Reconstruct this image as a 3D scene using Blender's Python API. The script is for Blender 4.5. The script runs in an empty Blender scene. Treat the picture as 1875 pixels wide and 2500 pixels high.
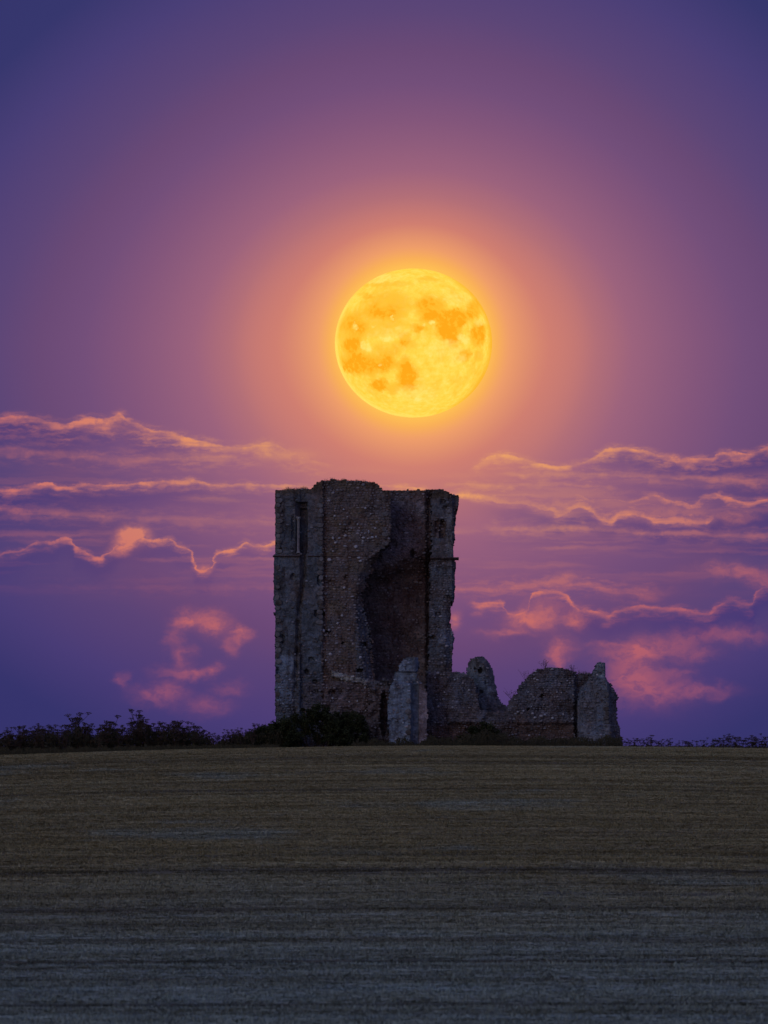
import bpy, math, random
import numpy as np
from mathutils import Vector, noise as mn

S = bpy.context.scene
COL = S.collection
R = math.radians
PI = math.pi

# ------------------------------------------------------------------ camera
PITCH = R(4.63)
FPX = 13000.0                      # focal length in pixels of the 1875 px wide photograph
EYE = Vector((0.0, 0.0, 1.7))
cam_data = bpy.data.cameras.new('camera')
cam = bpy.data.objects.new('camera', cam_data)
COL.objects.link(cam)
cam.location = EYE
cam.rotation_euler = (PI / 2 + PITCH, 0, 0)
cam_data.sensor_fit = 'HORIZONTAL'
cam_data.sensor_width = 36.0
cam_data.lens = FPX / 1875.0 * 36.0
cam_data.clip_start = 1.0
cam_data.dof.use_dof = True
cam_data.dof.focus_distance = 300.0
cam_data.dof.aperture_fstop = 5.6
cam_data.clip_end = 60000.0
S.camera = cam
FW = Vector((0, math.cos(PITCH), math.sin(PITCH)))
UP = Vector((0, -math.sin(PITCH), math.cos(PITCH)))


def at(px, py, Y):
    """point at distance Y along the view direction of a photo pixel"""
    d = FW + Vector((1, 0, 0)) * ((px - 937.5) / FPX) + UP * ((1250.0 - py) / FPX)
    return EYE + d * (Y / d.y)


def pix(p):
    d = p - EYE
    k = FPX / d.dot(FW)
    return 937.5 + d.x * k, 1250.0 - d.dot(UP) * k


# ------------------------------------------------------------------ colour management
S.view_settings.view_transform = 'Standard'
S.view_settings.look = 'None'
S.view_settings.gamma = 1.0
S.view_settings.use_curve_mapping = False
S.view_settings.exposure = 0.0
S.render.engine = 'CYCLES'
S.cycles.max_bounces = 5
S.cycles.diffuse_bounces = 3
S.cycles.glossy_bounces = 1
S.cycles.transparent_max_bounces = 4


def lin(c):
    c = c / 255.0
    return c / 12.92 if c <= 0.04045 else ((c + 0.055) / 1.055) ** 2.4


def srgb(r, g, b):
    return (lin(r), lin(g), lin(b), 1.0)


# ------------------------------------------------------------------ node helper
class NT:
    def __init__(self, tree):
        self.t = tree
        self.n = tree.nodes
        self.l = tree.links

    def put(self, sock, v):
        if isinstance(v, bpy.types.NodeSocket):
            self.l.new(v, sock)
        elif v is not None:
            sock.default_value = v

    def m(self, op, a, b=None, c=None, clamp=False):
        n = self.n.new('ShaderNodeMath')
        n.operation = op
        n.use_clamp = clamp
        for i, v in enumerate((a, b, c)):
            if v is not None:
                self.put(n.inputs[i], v)
        return n.outputs[0]

    def vm(self, op, a, b=None, c=None, out=0):
        n = self.n.new('ShaderNodeVectorMath')
        n.operation = op
        for i, v in enumerate((a, b, c)):
            if v is not None:
                self.put(n.inputs[i], v)
        return n.outputs['Value'] if op in ('LENGTH', 'DOT_PRODUCT') else n.outputs[0]

    def rng(self, v, a, b, c=0.0, d=1.0, smooth=True):
        n = self.n.new('ShaderNodeMapRange')
        n.interpolation_type = 'SMOOTHSTEP' if smooth else 'LINEAR'
        for i, x in enumerate((v, a, b, c, d)):
            self.put(n.inputs[i], x)
        return n.outputs[0]

    def mix(self, f, a, b, mode='MIX'):
        n = self.n.new('ShaderNodeMix')
        n.data_type = 'RGBA'
        n.blend_type = mode
        self.put(n.inputs[0], f)
        self.put(n.inputs[6], a)
        self.put(n.inputs[7], b)
        return n.outputs[2]

    def xyz(self, x, y, z):
        n = self.n.new('ShaderNodeCombineXYZ')
        for i, v in enumerate((x, y, z)):
            self.put(n.inputs[i], v)
        return n.outputs[0]

    def sep(self, v):
        n = self.n.new('ShaderNodeSeparateXYZ')
        self.put(n.inputs[0], v)
        return n.outputs

    def noise(self, vec, scale=1.0, detail=3.0, rough=0.5, dist=0.0):
        n = self.n.new('ShaderNodeTexNoise')
        self.put(n.inputs['Vector'], vec)
        n.inputs['Scale'].default_value = scale
        n.inputs['Detail'].default_value = detail
        n.inputs['Roughness'].default_value = rough
        n.inputs['Distortion'].default_value = dist
        return n.outputs

    def curve(self, v, pts):
        n = self.n.new('ShaderNodeFloatCurve')
        self.put(n.inputs['Value'], v)
        c = n.mapping.curves[0]
        pts = sorted(pts)
        while len(c.points) < len(pts):
            c.points.new(0.5, 0.5)
        for p, (x, y) in zip(c.points, pts):
            p.location = (x, y)
            p.handle_type = 'AUTO_CLAMPED'
        n.mapping.use_clip = False
        n.mapping.extend = 'HORIZONTAL'
        n.mapping.update()
        return n.outputs[0]

    def ramp(self, v, stops, mode='LINEAR'):
        n = self.n.new('ShaderNodeValToRGB')
        n.color_ramp.interpolation = mode
        self.put(n.inputs[0], v)
        e = n.color_ramp.elements
        while len(e) < len(stops):
            e.new(0.5)
        for k, (p, c) in enumerate(stops):
            e[k].position = p
            e[k].color = c
        return n.outputs[0]


# ------------------------------------------------------------------ world: dusk sky, moonlit glow, cloud bands
MOON_PX, MOON_PY, MOON_R = 1009.5, 837.5, 193.0
W = bpy.data.worlds.new('World')
S.world = W
W.use_nodes = True
wt = NT(W.node_tree)
for n in list(wt.n):
    wt.n.remove(n)
tc = wt.n.new('ShaderNodeTexCoord')
DIR = tc.outputs['Generated']
dx, dy, dz = wt.sep(DIR)
K = FPX * PI / 180.0
az = wt.m('ARCTAN2', dx, dy)                        # azimuth, radians, 0 = towards the ruin
el = wt.m('ARCSINE', dz)
U = wt.m('MULTIPLY_ADD', az, FPX, 937.5)            # sky chart: 227 units to the degree
V = wt.m('MULTIPLY_ADD', el, -FPX, 1250.0 + PITCH * FPX)
UV = wt.xyz(U, V, 0.0)
# warp for natural cloud edges
nw = wt.noise(wt.vm('MULTIPLY', UV, (1 / 46.0, 1 / 22.0, 1)), 1.0, 4.0, 0.6)[1]
nw2 = wt.vm('SUBTRACT', nw, (0.5, 0.5, 0.5))
nb = wt.noise(wt.vm('MULTIPLY', UV, (1 / 85.0, 1 / 60.0, 1)), 1.0, 5.0, 0.62)[1]
nb2 = wt.vm('SUBTRACT', nb, (0.5, 0.5, 0.5))
nf = wt.noise(wt.vm('MULTIPLY', UV, (1 / 13.0, 1 / 9.0, 1)), 1.0, 3.0, 0.6)[1]
Pf = wt.vm('MULTIPLY_ADD', wt.vm('SUBTRACT', nf, (0.5, 0.5, 0.5)), (6, 6, 0), UV)
Pw = wt.vm('MULTIPLY_ADD', nw2, (30, 16, 0), Pf)    # gentle warp, cloud bands
Pb = wt.vm('MULTIPLY_ADD', nb2, (95, 75, 0), UV)    # strong warp, billows
Uw, Vw, _ = wt.sep(Pw)
un = wt.m('MULTIPLY', Uw, 1 / 1875.0)
wn = wt.noise(wt.vm('MULTIPLY', UV, (1 / 75.0, 1 / 50.0, 1)), 1.0, 2.0, 0.5)[0]
WID = wt.rng(wn, 0.32, 0.68, 1.7, 0.45)
vn = wt.noise(wt.vm('MULTIPLY', Pw, (1 / 48.0, 1 / 13.0, 1)), 1.0, 5.0, 0.65)[0]
VEIL = wt.rng(vn, 0.40, 0.66, 0.08, 0.70)
sn = wt.noise(wt.vm('MULTIPLY', UV, (1 / 60.0, 1 / 60.0, 1)), 1.0, 4.0, 0.7)[0]
SEG = wt.rng(sn, 0.38, 0.55, 0.55, 1.0)
Y0, YS = 950.0, 800.0


def band(pts, wu, wd, amp, soft=0.0, dark=None):
    """cloud edge following pts (chart units); returns brightness of rim and darkness under it"""
    c = wt.curve(un, [(x / 1875.0, (y - Y0) / YS) for x, y in pts])
    d = wt.m('SUBTRACT', Vw, wt.m('MULTIPLY_ADD', c, YS, Y0))
    dd_ = wt.m('MULTIPLY', d, WID)
    r = wt.m('MULTIPLY', wt.rng(d, -wu, 0.0), wt.rng(dd_, 0.0, wd * 0.9, 1.0, 0.0))
    a = wt.curve(un, [(x / 1875.0, y) for x, y in amp])
    r = wt.m('MULTIPLY', r, wt.m('MULTIPLY', SEG, 1.0))
    # thin veil of lit cloud trailing under and over the edge
    r2 = wt.m('MULTIPLY', wt.rng(d, -wu * 3.2, 2.0), wt.rng(d, 0.0, wd * 2.6, 1.0, 0.0))
    r = wt.m('MAXIMUM', r, wt.m('MULTIPLY', r2, VEIL))
    r = wt.m('MULTIPLY', r, a)
    k = None
    if dark:
        L, pts2 = dark
        k = wt.m('MULTIPLY', wt.rng(d, 0.0, 26.0), wt.rng(d, 28.0, L, 1.0, 0.0))
        k = wt.m('MULTIPLY', k, wt.curve(un, [(x / 1875.0, y) for x, y in pts2]))
    return r, k


def blob(P, cx, cy, rx, ry, a, rot=0.0):
    q = wt.vm('MULTIPLY_ADD', P, (1 / rx, 1 / ry, 0), (-cx / rx, -cy / ry, 0))
    d = wt.vm('DOT_PRODUCT', q, q)
    e = wt.m('EXPONENT', wt.m('MULTIPLY', d, -1.0))
    return wt.m('MULTIPLY', e, a)


BANDS = [
    # left, uppermost band
    ([(0, 1024), (42, 1021), (84, 1025), (118, 1035), (152, 1041), (181, 1034), (211, 1026), (253, 1026), (280, 1018), (292, 1010),
      (304, 1022), (338, 1043), (359, 1054), (401, 1057), (422, 1060), (464, 1072), (506, 1082), (548, 1092), (600, 1095),
      (650, 1082), (675, 1088), (700, 1100), (760, 1125), (820, 1140)],
     7, 30, [(0, .72), (130, .75), (200, .95), (330, .95), (480, .85), (560, .65), (650, .6), (720, .5), (800, .15), (850, 0), (1875, 0)],
     (95, [(0, .8), (200, .7), (340, .6), (450, .3), (560, 0), (1875, 0)])),
    ([(0, 1103), (63, 1107), (127, 1111), (211, 1119), (295, 1126), (380, 1122), (506, 1118), (600, 1116)],
     16, 20, [(0, .32), (200, .32), (330, .32), (430, .5), (520, .45), (600, .15), (680, 0), (1875, 0)], None),
    # left, middle band
    ([(0, 1197), (63, 1197), (84, 1189), (118, 1183), (143, 1193), (169, 1193), (203, 1184), (236, 1187), (295, 1185), (363, 1180),
      (401, 1177), (456, 1175), (472, 1172), (498, 1180), (540, 1185), (590, 1182), (675, 1186), (800, 1188), (960, 1186), (1010, 1190),
      (1060, 1192)],
     5, 14, [(0, .8), (80, .85), (400, .85), (520, .65), (675, .5), (900, .4), (1000, .65), (1040, .3), (1100, 0), (1875, 0)],
     (85, [(0, .75), (300, .65), (600, .4), (680, .2), (720, 0), (1875, 0)])),
    ([(0, 1246), (127, 1252), (211, 1258), (295, 1265), (392, 1269), (464, 1271), (550, 1275), (670, 1278)],
     15, 20, [(0, .42), (120, .36), (300, .28), (450, .25), (670, .22), (720, 0), (1875, 0)],
     (85, [(0, .35), (300, .2), (600, 0), (1875, 0)])),
    # left, lowest scalloped edge
    ([(0, 1358), (17, 1351), (46, 1347), (72, 1334), (101, 1323), (127, 1326), (156, 1313), (173, 1318), (183, 1339), (203, 1347),
      (228, 1360), (241, 1363), (262, 1353), (283, 1335), (298, 1318), (325, 1312), (363, 1319), (405, 1316), (435, 1332), (456, 1339),
      (468, 1355), (475, 1372), (482, 1391), (498, 1395), (512, 1385), (519, 1362), (532, 1348), (565, 1344), (582, 1334), (600, 1325),
      (625, 1333), (646, 1333), (671, 1321)],
     5, 11, [(0, .6), (150, .65), (230, .9), (300, 1), (600, 1), (671, .9), (700, .4), (720, 0), (1875, 0)],
     (75, [(0, .3), (300, .4), (640, .3), (720, 0), (1875, 0)])),
    # right, uppermost band
    ([(1138, 1152), (1171, 1132), (1195, 1117), (1224, 1112), (1258, 1118), (1297, 1127), (1330, 1137), (1364, 1141), (1403, 1138),
      (1432, 1127), (1461, 1110), (1485, 1100), (1523, 1096), (1557, 1102), (1591, 1107), (1620, 1116), (1653, 1121), (1682, 1125),
      (1711, 1121), (1740, 1124), (1764, 1110), (1798, 1109), (1827, 1112), (1856, 1104), (1875, 1095)],
     6, 19, [(0, 0), (1120, 0), (1170, .5), (1220, .75), (1400, .7), (1500, .95), (1875, .95)],
     (75, [(0, 0), (1300, 0), (1420, .2), (1560, .75), (1875, .85)])),
    ([(1220, 1159), (1412, 1160), (1605, 1165), (1875, 1178)],
     13, 16, [(0, 0), (1190, 0), (1260, .35), (1500, .4), (1875, .45)],
     (60, [(0, 0), (1500, .1), (1875, .5)])),
    ([(1075, 1183), (1220, 1185), (1335, 1183), (1485, 1192), (1533, 1199)],
     9, 14, [(0, 0), (1060, 0), (1100, .3), (1335, .4), (1480, .35), (1550, 0), (1875, 0)], None),
    # right, middle: lower bright edge
    ([(1118, 1211), (1138, 1209), (1162, 1215), (1195, 1221), (1234, 1228), (1277, 1230), (1316, 1240), (1350, 1250), (1369, 1258),
      (1388, 1250), (1422, 1240), (1451, 1254), (1475, 1270), (1494, 1275), (1509, 1262), (1538, 1259), (1567, 1262), (1595, 1272),
      (1624, 1278), (1653, 1274), (1692, 1277), (1721, 1277), (1745, 1262), (1765, 1245)],
     20, 7, [(0, 0), (1100, 0), (1125, .8), (1220, .7), (1280, .45), (1350, .75), (1480, .8), (1700, .85), (1740, .5), (1780, 0), (1875, 0)],
     (70, [(0, 0), (1100, .05), (1250, .5), (1400, .75), (1740, .8), (1875, .8)])),
    ([(1369, 1209), (1412, 1209), (1441, 1222), (1509, 1221), (1543, 1224), (1581, 1213), (1605, 1212), (1629, 1223), (1668, 1228),
      (1697, 1235), (1716, 1221), (1740, 1209), (1764, 1214), (1798, 1223), (1832, 1231), (1856, 1227), (1875, 1225)],
     6, 16, [(0, 0), (1340, 0), (1380, .35), (1480, .3), (1560, .7), (1700, .8), (1875, .95)],
     (45, [(0, 0), (1740, .0), (1875, .7)])),
    ([(1171, 1291), (1220, 1291), (1292, 1295), (1364, 1290), (1432, 1291), (1499, 1296), (1557, 1301), (1620, 1305), (1702, 1305),
      (1750, 1312), (1875, 1312)],
     14, 13, [(0, 0), (1130, 0), (1220, .35), (1400, .45), (1500, .25), (1620, .5), (1875, .4)],
     (60, [(0, 0), (1100, 0), (1250, .2), (1600, .3), (1875, .5)])),
    # right, lower cumulus line
    ([(1147, 1470), (1171, 1475), (1220, 1472), (1234, 1487), (1244, 1503), (1268, 1501), (1292, 1484), (1300, 1453), (1325, 1446),
      (1364, 1443), (1383, 1453), (1398, 1477), (1412, 1490), (1436, 1492), (1461, 1496), (1485, 1503), (1499, 1494), (1533, 1487),
      (1567, 1480), (1605, 1486), (1653, 1488), (1692, 1495), (1726, 1503), (1742, 1490), (1756, 1478), (1788, 1466), (1812, 1474),
      (1834, 1478), (1846, 1450), (1865, 1437), (1875, 1434)],
     6, 17, [(0, 0), (1135, 0), (1160, .85), (1230, .9), (1280, .95), (1420, .85), (1480, .75), (1650, .6), (1800, .6), (1875, .5)],
     (85, [(0, 0), (1130, .1), (1300, .2), (1440, .55), (1875, .7)])),
    ([(1075, 1436), (1200, 1440), (1300, 1432), (1420, 1430), (1480, 1442), (1600, 1452)],
     16, 14, [(0, 0), (1060, .35), (1180, .45), (1400, .5), (1560, .5), (1640, 0), (1875, 0)], None),
]
rim = None
drk = None
for pts, wu, wd, amp, dk in BANDS:
    r_, k_ = band(pts, wu, wd, amp, 0, dk)
    rim = r_ if rim is None else wt.m('MAXIMUM', rim, r_)
    if k_ is not None:
        drk = k_ if drk is None else wt.m('MAXIMUM', drk, k_)

BLOBS = [
    # the puff on the left
    (Pw, 325, 1308, 34, 20, 1.3), (Pw, 318, 1302, 22, 14, .6), (Pw, 302, 1333, 24, 15, 1.0), (Pw, 282, 1350, 22, 9, .5), (Pw, 495, 1390, 20, 12, .75),
    (Pw, 290, 1022, 12, 14, .7), (Pw, 240, 1045, 70, 14, .45), (Pw, 640, 1098, 26, 16, .55), (Pw, 700, 1112, 60, 14, .35),
    # ragged ring of cloud, lower left
    (Pb, 452, 1517, 26, 18, .85), (Pb, 498, 1505, 30, 18, .55), (Pb, 526, 1532, 32, 22, .75), (Pb, 585, 1552, 15, 14, .8),
    (Pb, 570, 1580, 18, 20, .4), (Pb, 424, 1560, 15, 24, .35), (Pb, 447, 1606, 20, 24, .45), (Pb, 440, 1640, 55, 13, .5),
    (Pb, 480, 1645, 30, 12, .5), (Pb, 526, 1632, 16, 12, .6), (Pb, 414, 1690, 34, 26, .55), (Pb, 360, 1700, 40, 20, .55),
    (Pb, 302, 1660, 14, 16, .5), (Pb, 505, 1722, 48, 20, .5), (Pb, 560, 1680, 36, 14, .35),
    # right side billows
    (Pw, 1109, 1515, 15, 17, .75), (Pb, 1287, 1512, 44, 18, .9), (Pb, 1244, 1549, 48, 12, .6), (Pb, 1330, 1500, 50, 36, .45),
    (Pb, 1406, 1508, 26, 20, .75), (Pb, 1340, 1424, 42, 10, .45), (Pb, 1383, 1410, 24, 15, .45), (Pb, 1557, 1446, 75, 13, .3),
    (Pb, 1369, 1583, 28, 20, .75), (Pb, 1364, 1612, 13, 17, .6), (Pb, 1795, 1397, 85, 17, .5), (Pb, 1860, 1420, 30, 20, .4),
    (Pw, 1560, 1600, 50, 30, .25), (Pw, 1600, 1680, 70, 36, .25), (Pw, 1540, 1655, 42, 40, .22), (Pb, 1480, 1600, 40, 20, .3), (Pb, 1557, 1593, 45, 26, .65), (Pb, 1625, 1575, 75, 26, .5), (Pb, 1774, 1554, 100, 17, .45), (Pb, 1538, 1650, 46, 40, .6),
    (Pb, 1605, 1690, 72, 38, .6), (Pb, 1722, 1690, 62, 15, .55), (Pb, 1475, 1573, 38, 9, .5), (Pb, 1700, 1600, 50, 14, .35),
    (Pb, 1650, 1640, 40, 12, .35), (Pb, 1370, 1235, 50, 16, .4), (Pb, 1650, 1250, 90, 22, .4), (Pb, 1800, 1262, 40, 16, .5),
    (Pb, 1420, 1200, 120, 14, .25), (Pw, 985, 1187, 20, 7, .5),
]
bl = None
for P_, cx, cy, rx, ry, a in BLOBS:
    b_ = blob(P_, cx, cy, rx, ry, a)
    bl = b_ if bl is None else wt.m('ADD', bl, b_)
wisp = wt.noise(wt.vm('MULTIPLY', Pb, (1 / 40.0, 1 / 26.0, 1)), 1.0, 4.0, 0.6)[0]
bl = wt.m('MULTIPLY', bl, wt.rng(wisp, 0.28, 0.62, 0.45, 1.15))
bl = wt.m('MULTIPLY', wt.m('MINIMUM', bl, 1.0), 0.95)
fil = wt.noise(wt.vm('MULTIPLY', Pw, (1 / 120.0, 1 / 11.0, 1)), 1.0, 3.0, 0.55)[0]
rim = wt.m('MULTIPLY', rim, wt.m('MULTIPLY', wt.rng(fil, 0.3, 0.6, 0.62, 1.08), wt.rng(wn, 0.36, 0.62, 0.62, 1.1)))
# faint streaky banding all through the low sky
faint = wt.noise(wt.vm('MULTIPLY', Pw, (1 / 420.0, 1 / 34.0, 1)), 1.0, 3.0, 0.5)[0]
lowsky = wt.m('MULTIPLY', wt.rng(V, 1120.0, 1220.0), wt.rng(V, 1350.0, 1480.0, 1.0, 0.0))
faint = wt.m('MULTIPLY', wt.rng(faint, 0.48, 0.72, 0.0, 0.28), lowsky)
cloud = wt.m('MINIMUM', wt.m('MAXIMUM', wt.m('MAXIMUM', rim, bl), faint), 1.0)
win = wt.rng(wt.m('ABSOLUTE', wt.m('SUBTRACT', U, 937.5)), 1100.0, 2600.0, 1.0, 0.0)
cloud = wt.m('MULTIPLY', cloud, win)
drk = wt.m('MULTIPLY', drk, win)

# glow round the moon
du = wt.m('MULTIPLY', wt.m('SUBTRACT', U, MOON_PX), 1.0)
dv = wt.m('SUBTRACT', V, MOON_PY)
# near the limb the halo follows the disc, farther out it is wider than high
rr = wt.m('SQRT', wt.m('ADD', wt.m('MULTIPLY', du, du), wt.m('MULTIPLY', dv, dv)))
du8 = wt.m('MULTIPLY', du, wt.rng(dv, -800.0, 0.0, 0.93, 0.80, False))
dva = wt.m('MULTIPLY', dv, wt.m('MULTIPLY', wt.rng(dv, -600.0, 350.0, 1.03, 0.90), wt.rng(dv, 500.0, 900.0, 1.0, 1.13)))
ra = wt.m('SQRT', wt.m('ADD', wt.m('MULTIPLY', du8, du8), wt.m('MULTIPLY', dva, dva)))
fr = wt.rng(rr, 200.0, 420.0)
rad = wt.m('ADD', wt.m('MULTIPLY', ra, fr), wt.m('MULTIPLY', rr, wt.m('SUBTRACT', 1.0, fr)))
RM = 2400.0
stops = [(150, (255, 196, 80)), (186, (255, 190, 84)), (205, (250, 176, 88)), (232, (239, 158, 106)), (290, (208, 127, 113)),
         (360, (178, 111, 120)), (430, (156, 99, 125)), (500, (142, 92, 124)), (560, (131, 86, 123)), (650, (115, 79, 122)), (734, (106, 74, 118)), (830, (92, 70, 119)),
         (1000, (74, 63, 119)), (1150, (55, 55, 110)), (1500, (50, 52, 107)), (2400, (46, 50, 100))]
glow = wt.ramp(wt.m('MULTIPLY', rad, 1 / RM), [(a / RM, srgb(*c)) for a, c in stops])
# warmer, dimmer air below the moon
low = wt.rng(V, 1150.0, 1750.0)
glow = wt.mix(wt.m('MULTIPLY', low, 0.75), glow, wt.mix(1.0, glow, (0.96, 0.86, 0.97, 1), 'MULTIPLY'))

cshade = wt.mix(1.0, glow, (0.62, 0.72, 0.98, 1), 'MULTIPLY')
glow = wt.mix(wt.m('MINIMUM', wt.m('MULTIPLY', drk, 1.1), 1.0), glow, cshade)
crim = wt.ramp(wt.m('MULTIPLY', rad, 1 / 1400.0),
               [(0.2, srgb(252, 178, 98)), (0.30, srgb(240, 158, 98)), (0.42, srgb(228, 138, 104)), (0.6, srgb(218, 122, 108)), (0.75, srgb(196, 112, 116)), (1.0, srgb(160, 96, 118))])
crim = wt.mix(wt.rng(V, 1280.0, 1480.0, 0.0, 0.8), crim, wt.mix(1.0, crim, (0.96, 0.74, 0.86, 1), 'MULTIPLY'))
cloudw = wt.m('MULTIPLY', cloud, wt.rng(V, 1350.0, 1720.0, 0.86, 0.55))
glow = wt.mix(cloudw, glow, crim)

# the rest of the dome: physical twilight sky with the sun just gone behind the camera
SUN_EL, SUN_AZ = R(2.0), R(205.0)
sky = wt.n.new('ShaderNodeTexSky')
sky.sky_type = 'NISHITA'
sky.sun_disc = False
sky.sun_elevation = SUN_EL
sky.sun_rotation = SUN_AZ
sky.altitude = 50
sky.air_density = 1.0
sky.dust_density = 1.0
sky.ozone_density = 4.0
SKYK = 0.15
dusk = wt.mix(1.0, sky.outputs[0], (SKYK, SKYK, SKYK, 1), 'MULTIPLY')
dusk = wt.mix(1.0, dusk, (0.075, 0.048, 0.105, 1), 'ADD')
# blend by angle from the moon
mdir = (at(MOON_PX, MOON_PY, 100.0) - EYE).normalized()
cosm = wt.vm('DOT_PRODUCT', DIR, tuple(mdir))
fw = wt.rng(cosm, 0.55, 0.985)
final = wt.mix(fw, dusk, glow)
bg = wt.n.new('ShaderNodeBackground')
wt.l.new(final, bg.inputs[0])
bg.inputs[1].default_value = 1.0
wo = wt.n.new('ShaderNodeOutputWorld')
wt.l.new(bg.outputs[0], wo.inputs[0])
W.cycles.sampling_method = 'MANUAL'
W.cycles.sample_map_resolution = 512

# weak soft light of the western afterglow, from behind and left of the camera
sun_d = bpy.data.lights.new('sun', 'SUN')
sun_d.energy = 0.22
sun_d.angle = R(14)
sun_d.color = (0.80, 0.90, 1.0)
sun = bpy.data.objects.new('sun', sun_d)
COL.objects.link(sun)
sun.rotation_euler = (R(62), 0, R(-38))
# ------------------------------------------------------------------ object helpers
def tag(o, label=None, cat=None, group=None, kind=None):
    if label: o['label'] = label
    if cat: o['category'] = cat
    if group: o['group'] = group
    if kind: o['kind'] = kind
    return o


def empty(name, loc, rz=0.0):
    o = bpy.data.objects.new(name, None)
    COL.objects.link(o)
    o.location = loc
    o.rotation_euler = (0, 0, rz)
    o.empty_display_size = 0.3
    return o


def mesh_from(name, verts, faces, tint=None, smooth=False):
    me = bpy.data.meshes.new(name)
    me.from_pydata([tuple(v) for v in verts], [], faces)
    if tint is not None:
        at_ = me.color_attributes.new('Tint', 'FLOAT_COLOR', 'POINT')
        a = np.ones((len(verts), 4), dtype=np.float32)
        a[:, :3] = np.asarray(tint, dtype=np.float32)[:, :3]
        at_.data.foreach_set('color', a.ravel())
    if smooth:
        me.polygons.foreach_set('use_smooth', [True] * len(me.polygons))
    me.update()
    return me


def link(name, me, mat, parent=None, loc=None):
    o = bpy.data.objects.new(name, me)
    COL.objects.link(o)
    if mat is not None and len(me.materials) == 0:
        me.materials.append(mat)
    if parent is not None:
        o.parent = parent
    if loc is not None:
        o.location = loc
    return o


def new_mat(name, rough=0.9):
    m = bpy.data.materials.new(name)
    m.use_nodes = True
    nt = NT(m.node_tree)
    for n in list(nt.n):
        nt.n.remove(n)
    b = nt.n.new('ShaderNodeBsdfPrincipled')
    b.inputs['Roughness'].default_value = rough
    b.inputs['Specular IOR Level'].default_value = 0.15
    o = nt.n.new('ShaderNodeOutputMaterial')
    nt.l.new(b.outputs[0], o.inputs[0])
    return m, nt, b


def attr(nt, name='Tint'):
    a = nt.n.new('ShaderNodeAttribute')
    a.attribute_name = name
    return a.outputs['Color']


def objco(nt):
    return nt.n.new('ShaderNodeTexCoord').outputs['Object']


def position(nt):
    return nt.n.new('ShaderNodeNewGeometry').outputs['Position']


# masonry core: mortar and rubble
M_WALL, nt, b = new_mat('masonry')
p_ = position(nt)
n1 = nt.noise(p_, 1.1, 5, 0.6)[0]
n2 = nt.noise(p_, 7.0, 4, 0.65)[0]
n3 = nt.noise(nt.vm('MULTIPLY', p_, (2.2, 2.2, 0.5)), 1.0, 4, 0.6)[0]
c = nt.mix(1.0, attr(nt), nt.ramp(n2, [(0.3, (0.6, 0.57, 0.57, 1)), (0.5, (0.97, 0.97, 0.97, 1)), (0.7, (1.3, 1.28, 1.25, 1))]), 'MULTIPLY')
c = nt.mix(1.0, c, nt.ramp(n1, [(0.35, (0.7, 0.66, 0.64, 1)), (0.65, (1.2, 1.2, 1.22, 1))]), 'MULTIPLY')
c = nt.mix(nt.rng(n3, 0.50, 0.66, 0.0, 0.8), c, nt.mix(1.0, c, (0.45, 0.36, 0.33, 1), 'MULTIPLY'))
nt.l.new(c, b.inputs['Base Color'])
bp = nt.n.new('ShaderNodeBump')
bp.inputs['Strength'].default_value = 0.7
bp.inputs['Distance'].default_value = 0.08
nt.l.new(n2, bp.inputs['Height'])
nt.l.new(bp.outputs[0], b.inputs['Normal'])

M_FLINT, nt, b = new_mat('flint', 0.75)
b.inputs['Specular IOR Level'].default_value = 0.35
c = nt.mix(1.0, attr(nt), nt.ramp(nt.noise(position(nt), 9.0, 3)[0], [(0.3, (0.65, 0.65, 0.65, 1)), (0.7, (1.3, 1.3, 1.3, 1))]), 'MULTIPLY')
nt.l.new(c, b.inputs['Base Color'])

# separate stones: colour varies from stone to stone
M_STONE, nt, b = new_mat('dressed_stone', 0.8)
oi = nt.n.new('ShaderNodeObjectInfo')
c = nt.ramp(oi.outputs['Random'], [(0.0, (0.11, 0.10, 0.10, 1)), (0.45, (0.19, 0.18, 0.20, 1)), (0.8, (0.27, 0.27, 0.31, 1)), (1.0, (0.42, 0.42, 0.48, 1))])
c = nt.mix(1.0, c, nt.ramp(nt.noise(position(nt), 8.0, 3)[0], [(0.3, (0.6, 0.6, 0.6, 1)), (0.7, (1.3, 1.3, 1.3, 1))]), 'MULTIPLY')
nt.l.new(c, b.inputs['Base Color'])

M_QUOIN, nt, b = new_mat('quoin_stone', 0.85)
oi = nt.n.new('ShaderNodeObjectInfo')
c = nt.ramp(oi.outputs['Random'], [(0.0, (0.10, 0.09, 0.09, 1)), (0.5, (0.14, 0.14, 0.155, 1)), (1.0, (0.20, 0.205, 0.23, 1))])
c = nt.mix(1.0, c, nt.ramp(nt.noise(position(nt), 6.0, 4)[0], [(0.3, (0.55, 0.52, 0.5, 1)), (0.7, (1.3, 1.3, 1.3, 1))]), 'MULTIPLY')
nt.l.new(c, b.inputs['Base Color'])


def leaf_mat(name, c0, c1):
    m, nt, b = new_mat(name, 0.85)
    c = nt.ramp(nt.noise(position(nt), 3.0, 3)[0], [(0.3, (*c0, 1)), (0.7, (*c1, 1))])
    nt.l.new(c, b.inputs['Base Color'])
    return m


M_DRY = leaf_mat('dry_stem', (0.045, 0.032, 0.028), (0.10, 0.07, 0.055))
M_LEAF = leaf_mat('bush_leaf', (0.016, 0.022, 0.010), (0.05, 0.06, 0.026))
M_WEED = leaf_mat('weed_leaf', (0.035, 0.035, 0.022), (0.085, 0.075, 0.045))
M_GRASS = leaf_mat('dry_grass', (0.10, 0.085, 0.05), (0.24, 0.20, 0.12))
M_BARK = leaf_mat('twig_bark', (0.04, 0.03, 0.025), (0.09, 0.07, 0.055))

# ------------------------------------------------------------------ terrain
TY = np.linspace(-400, 6000, 6401)


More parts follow.
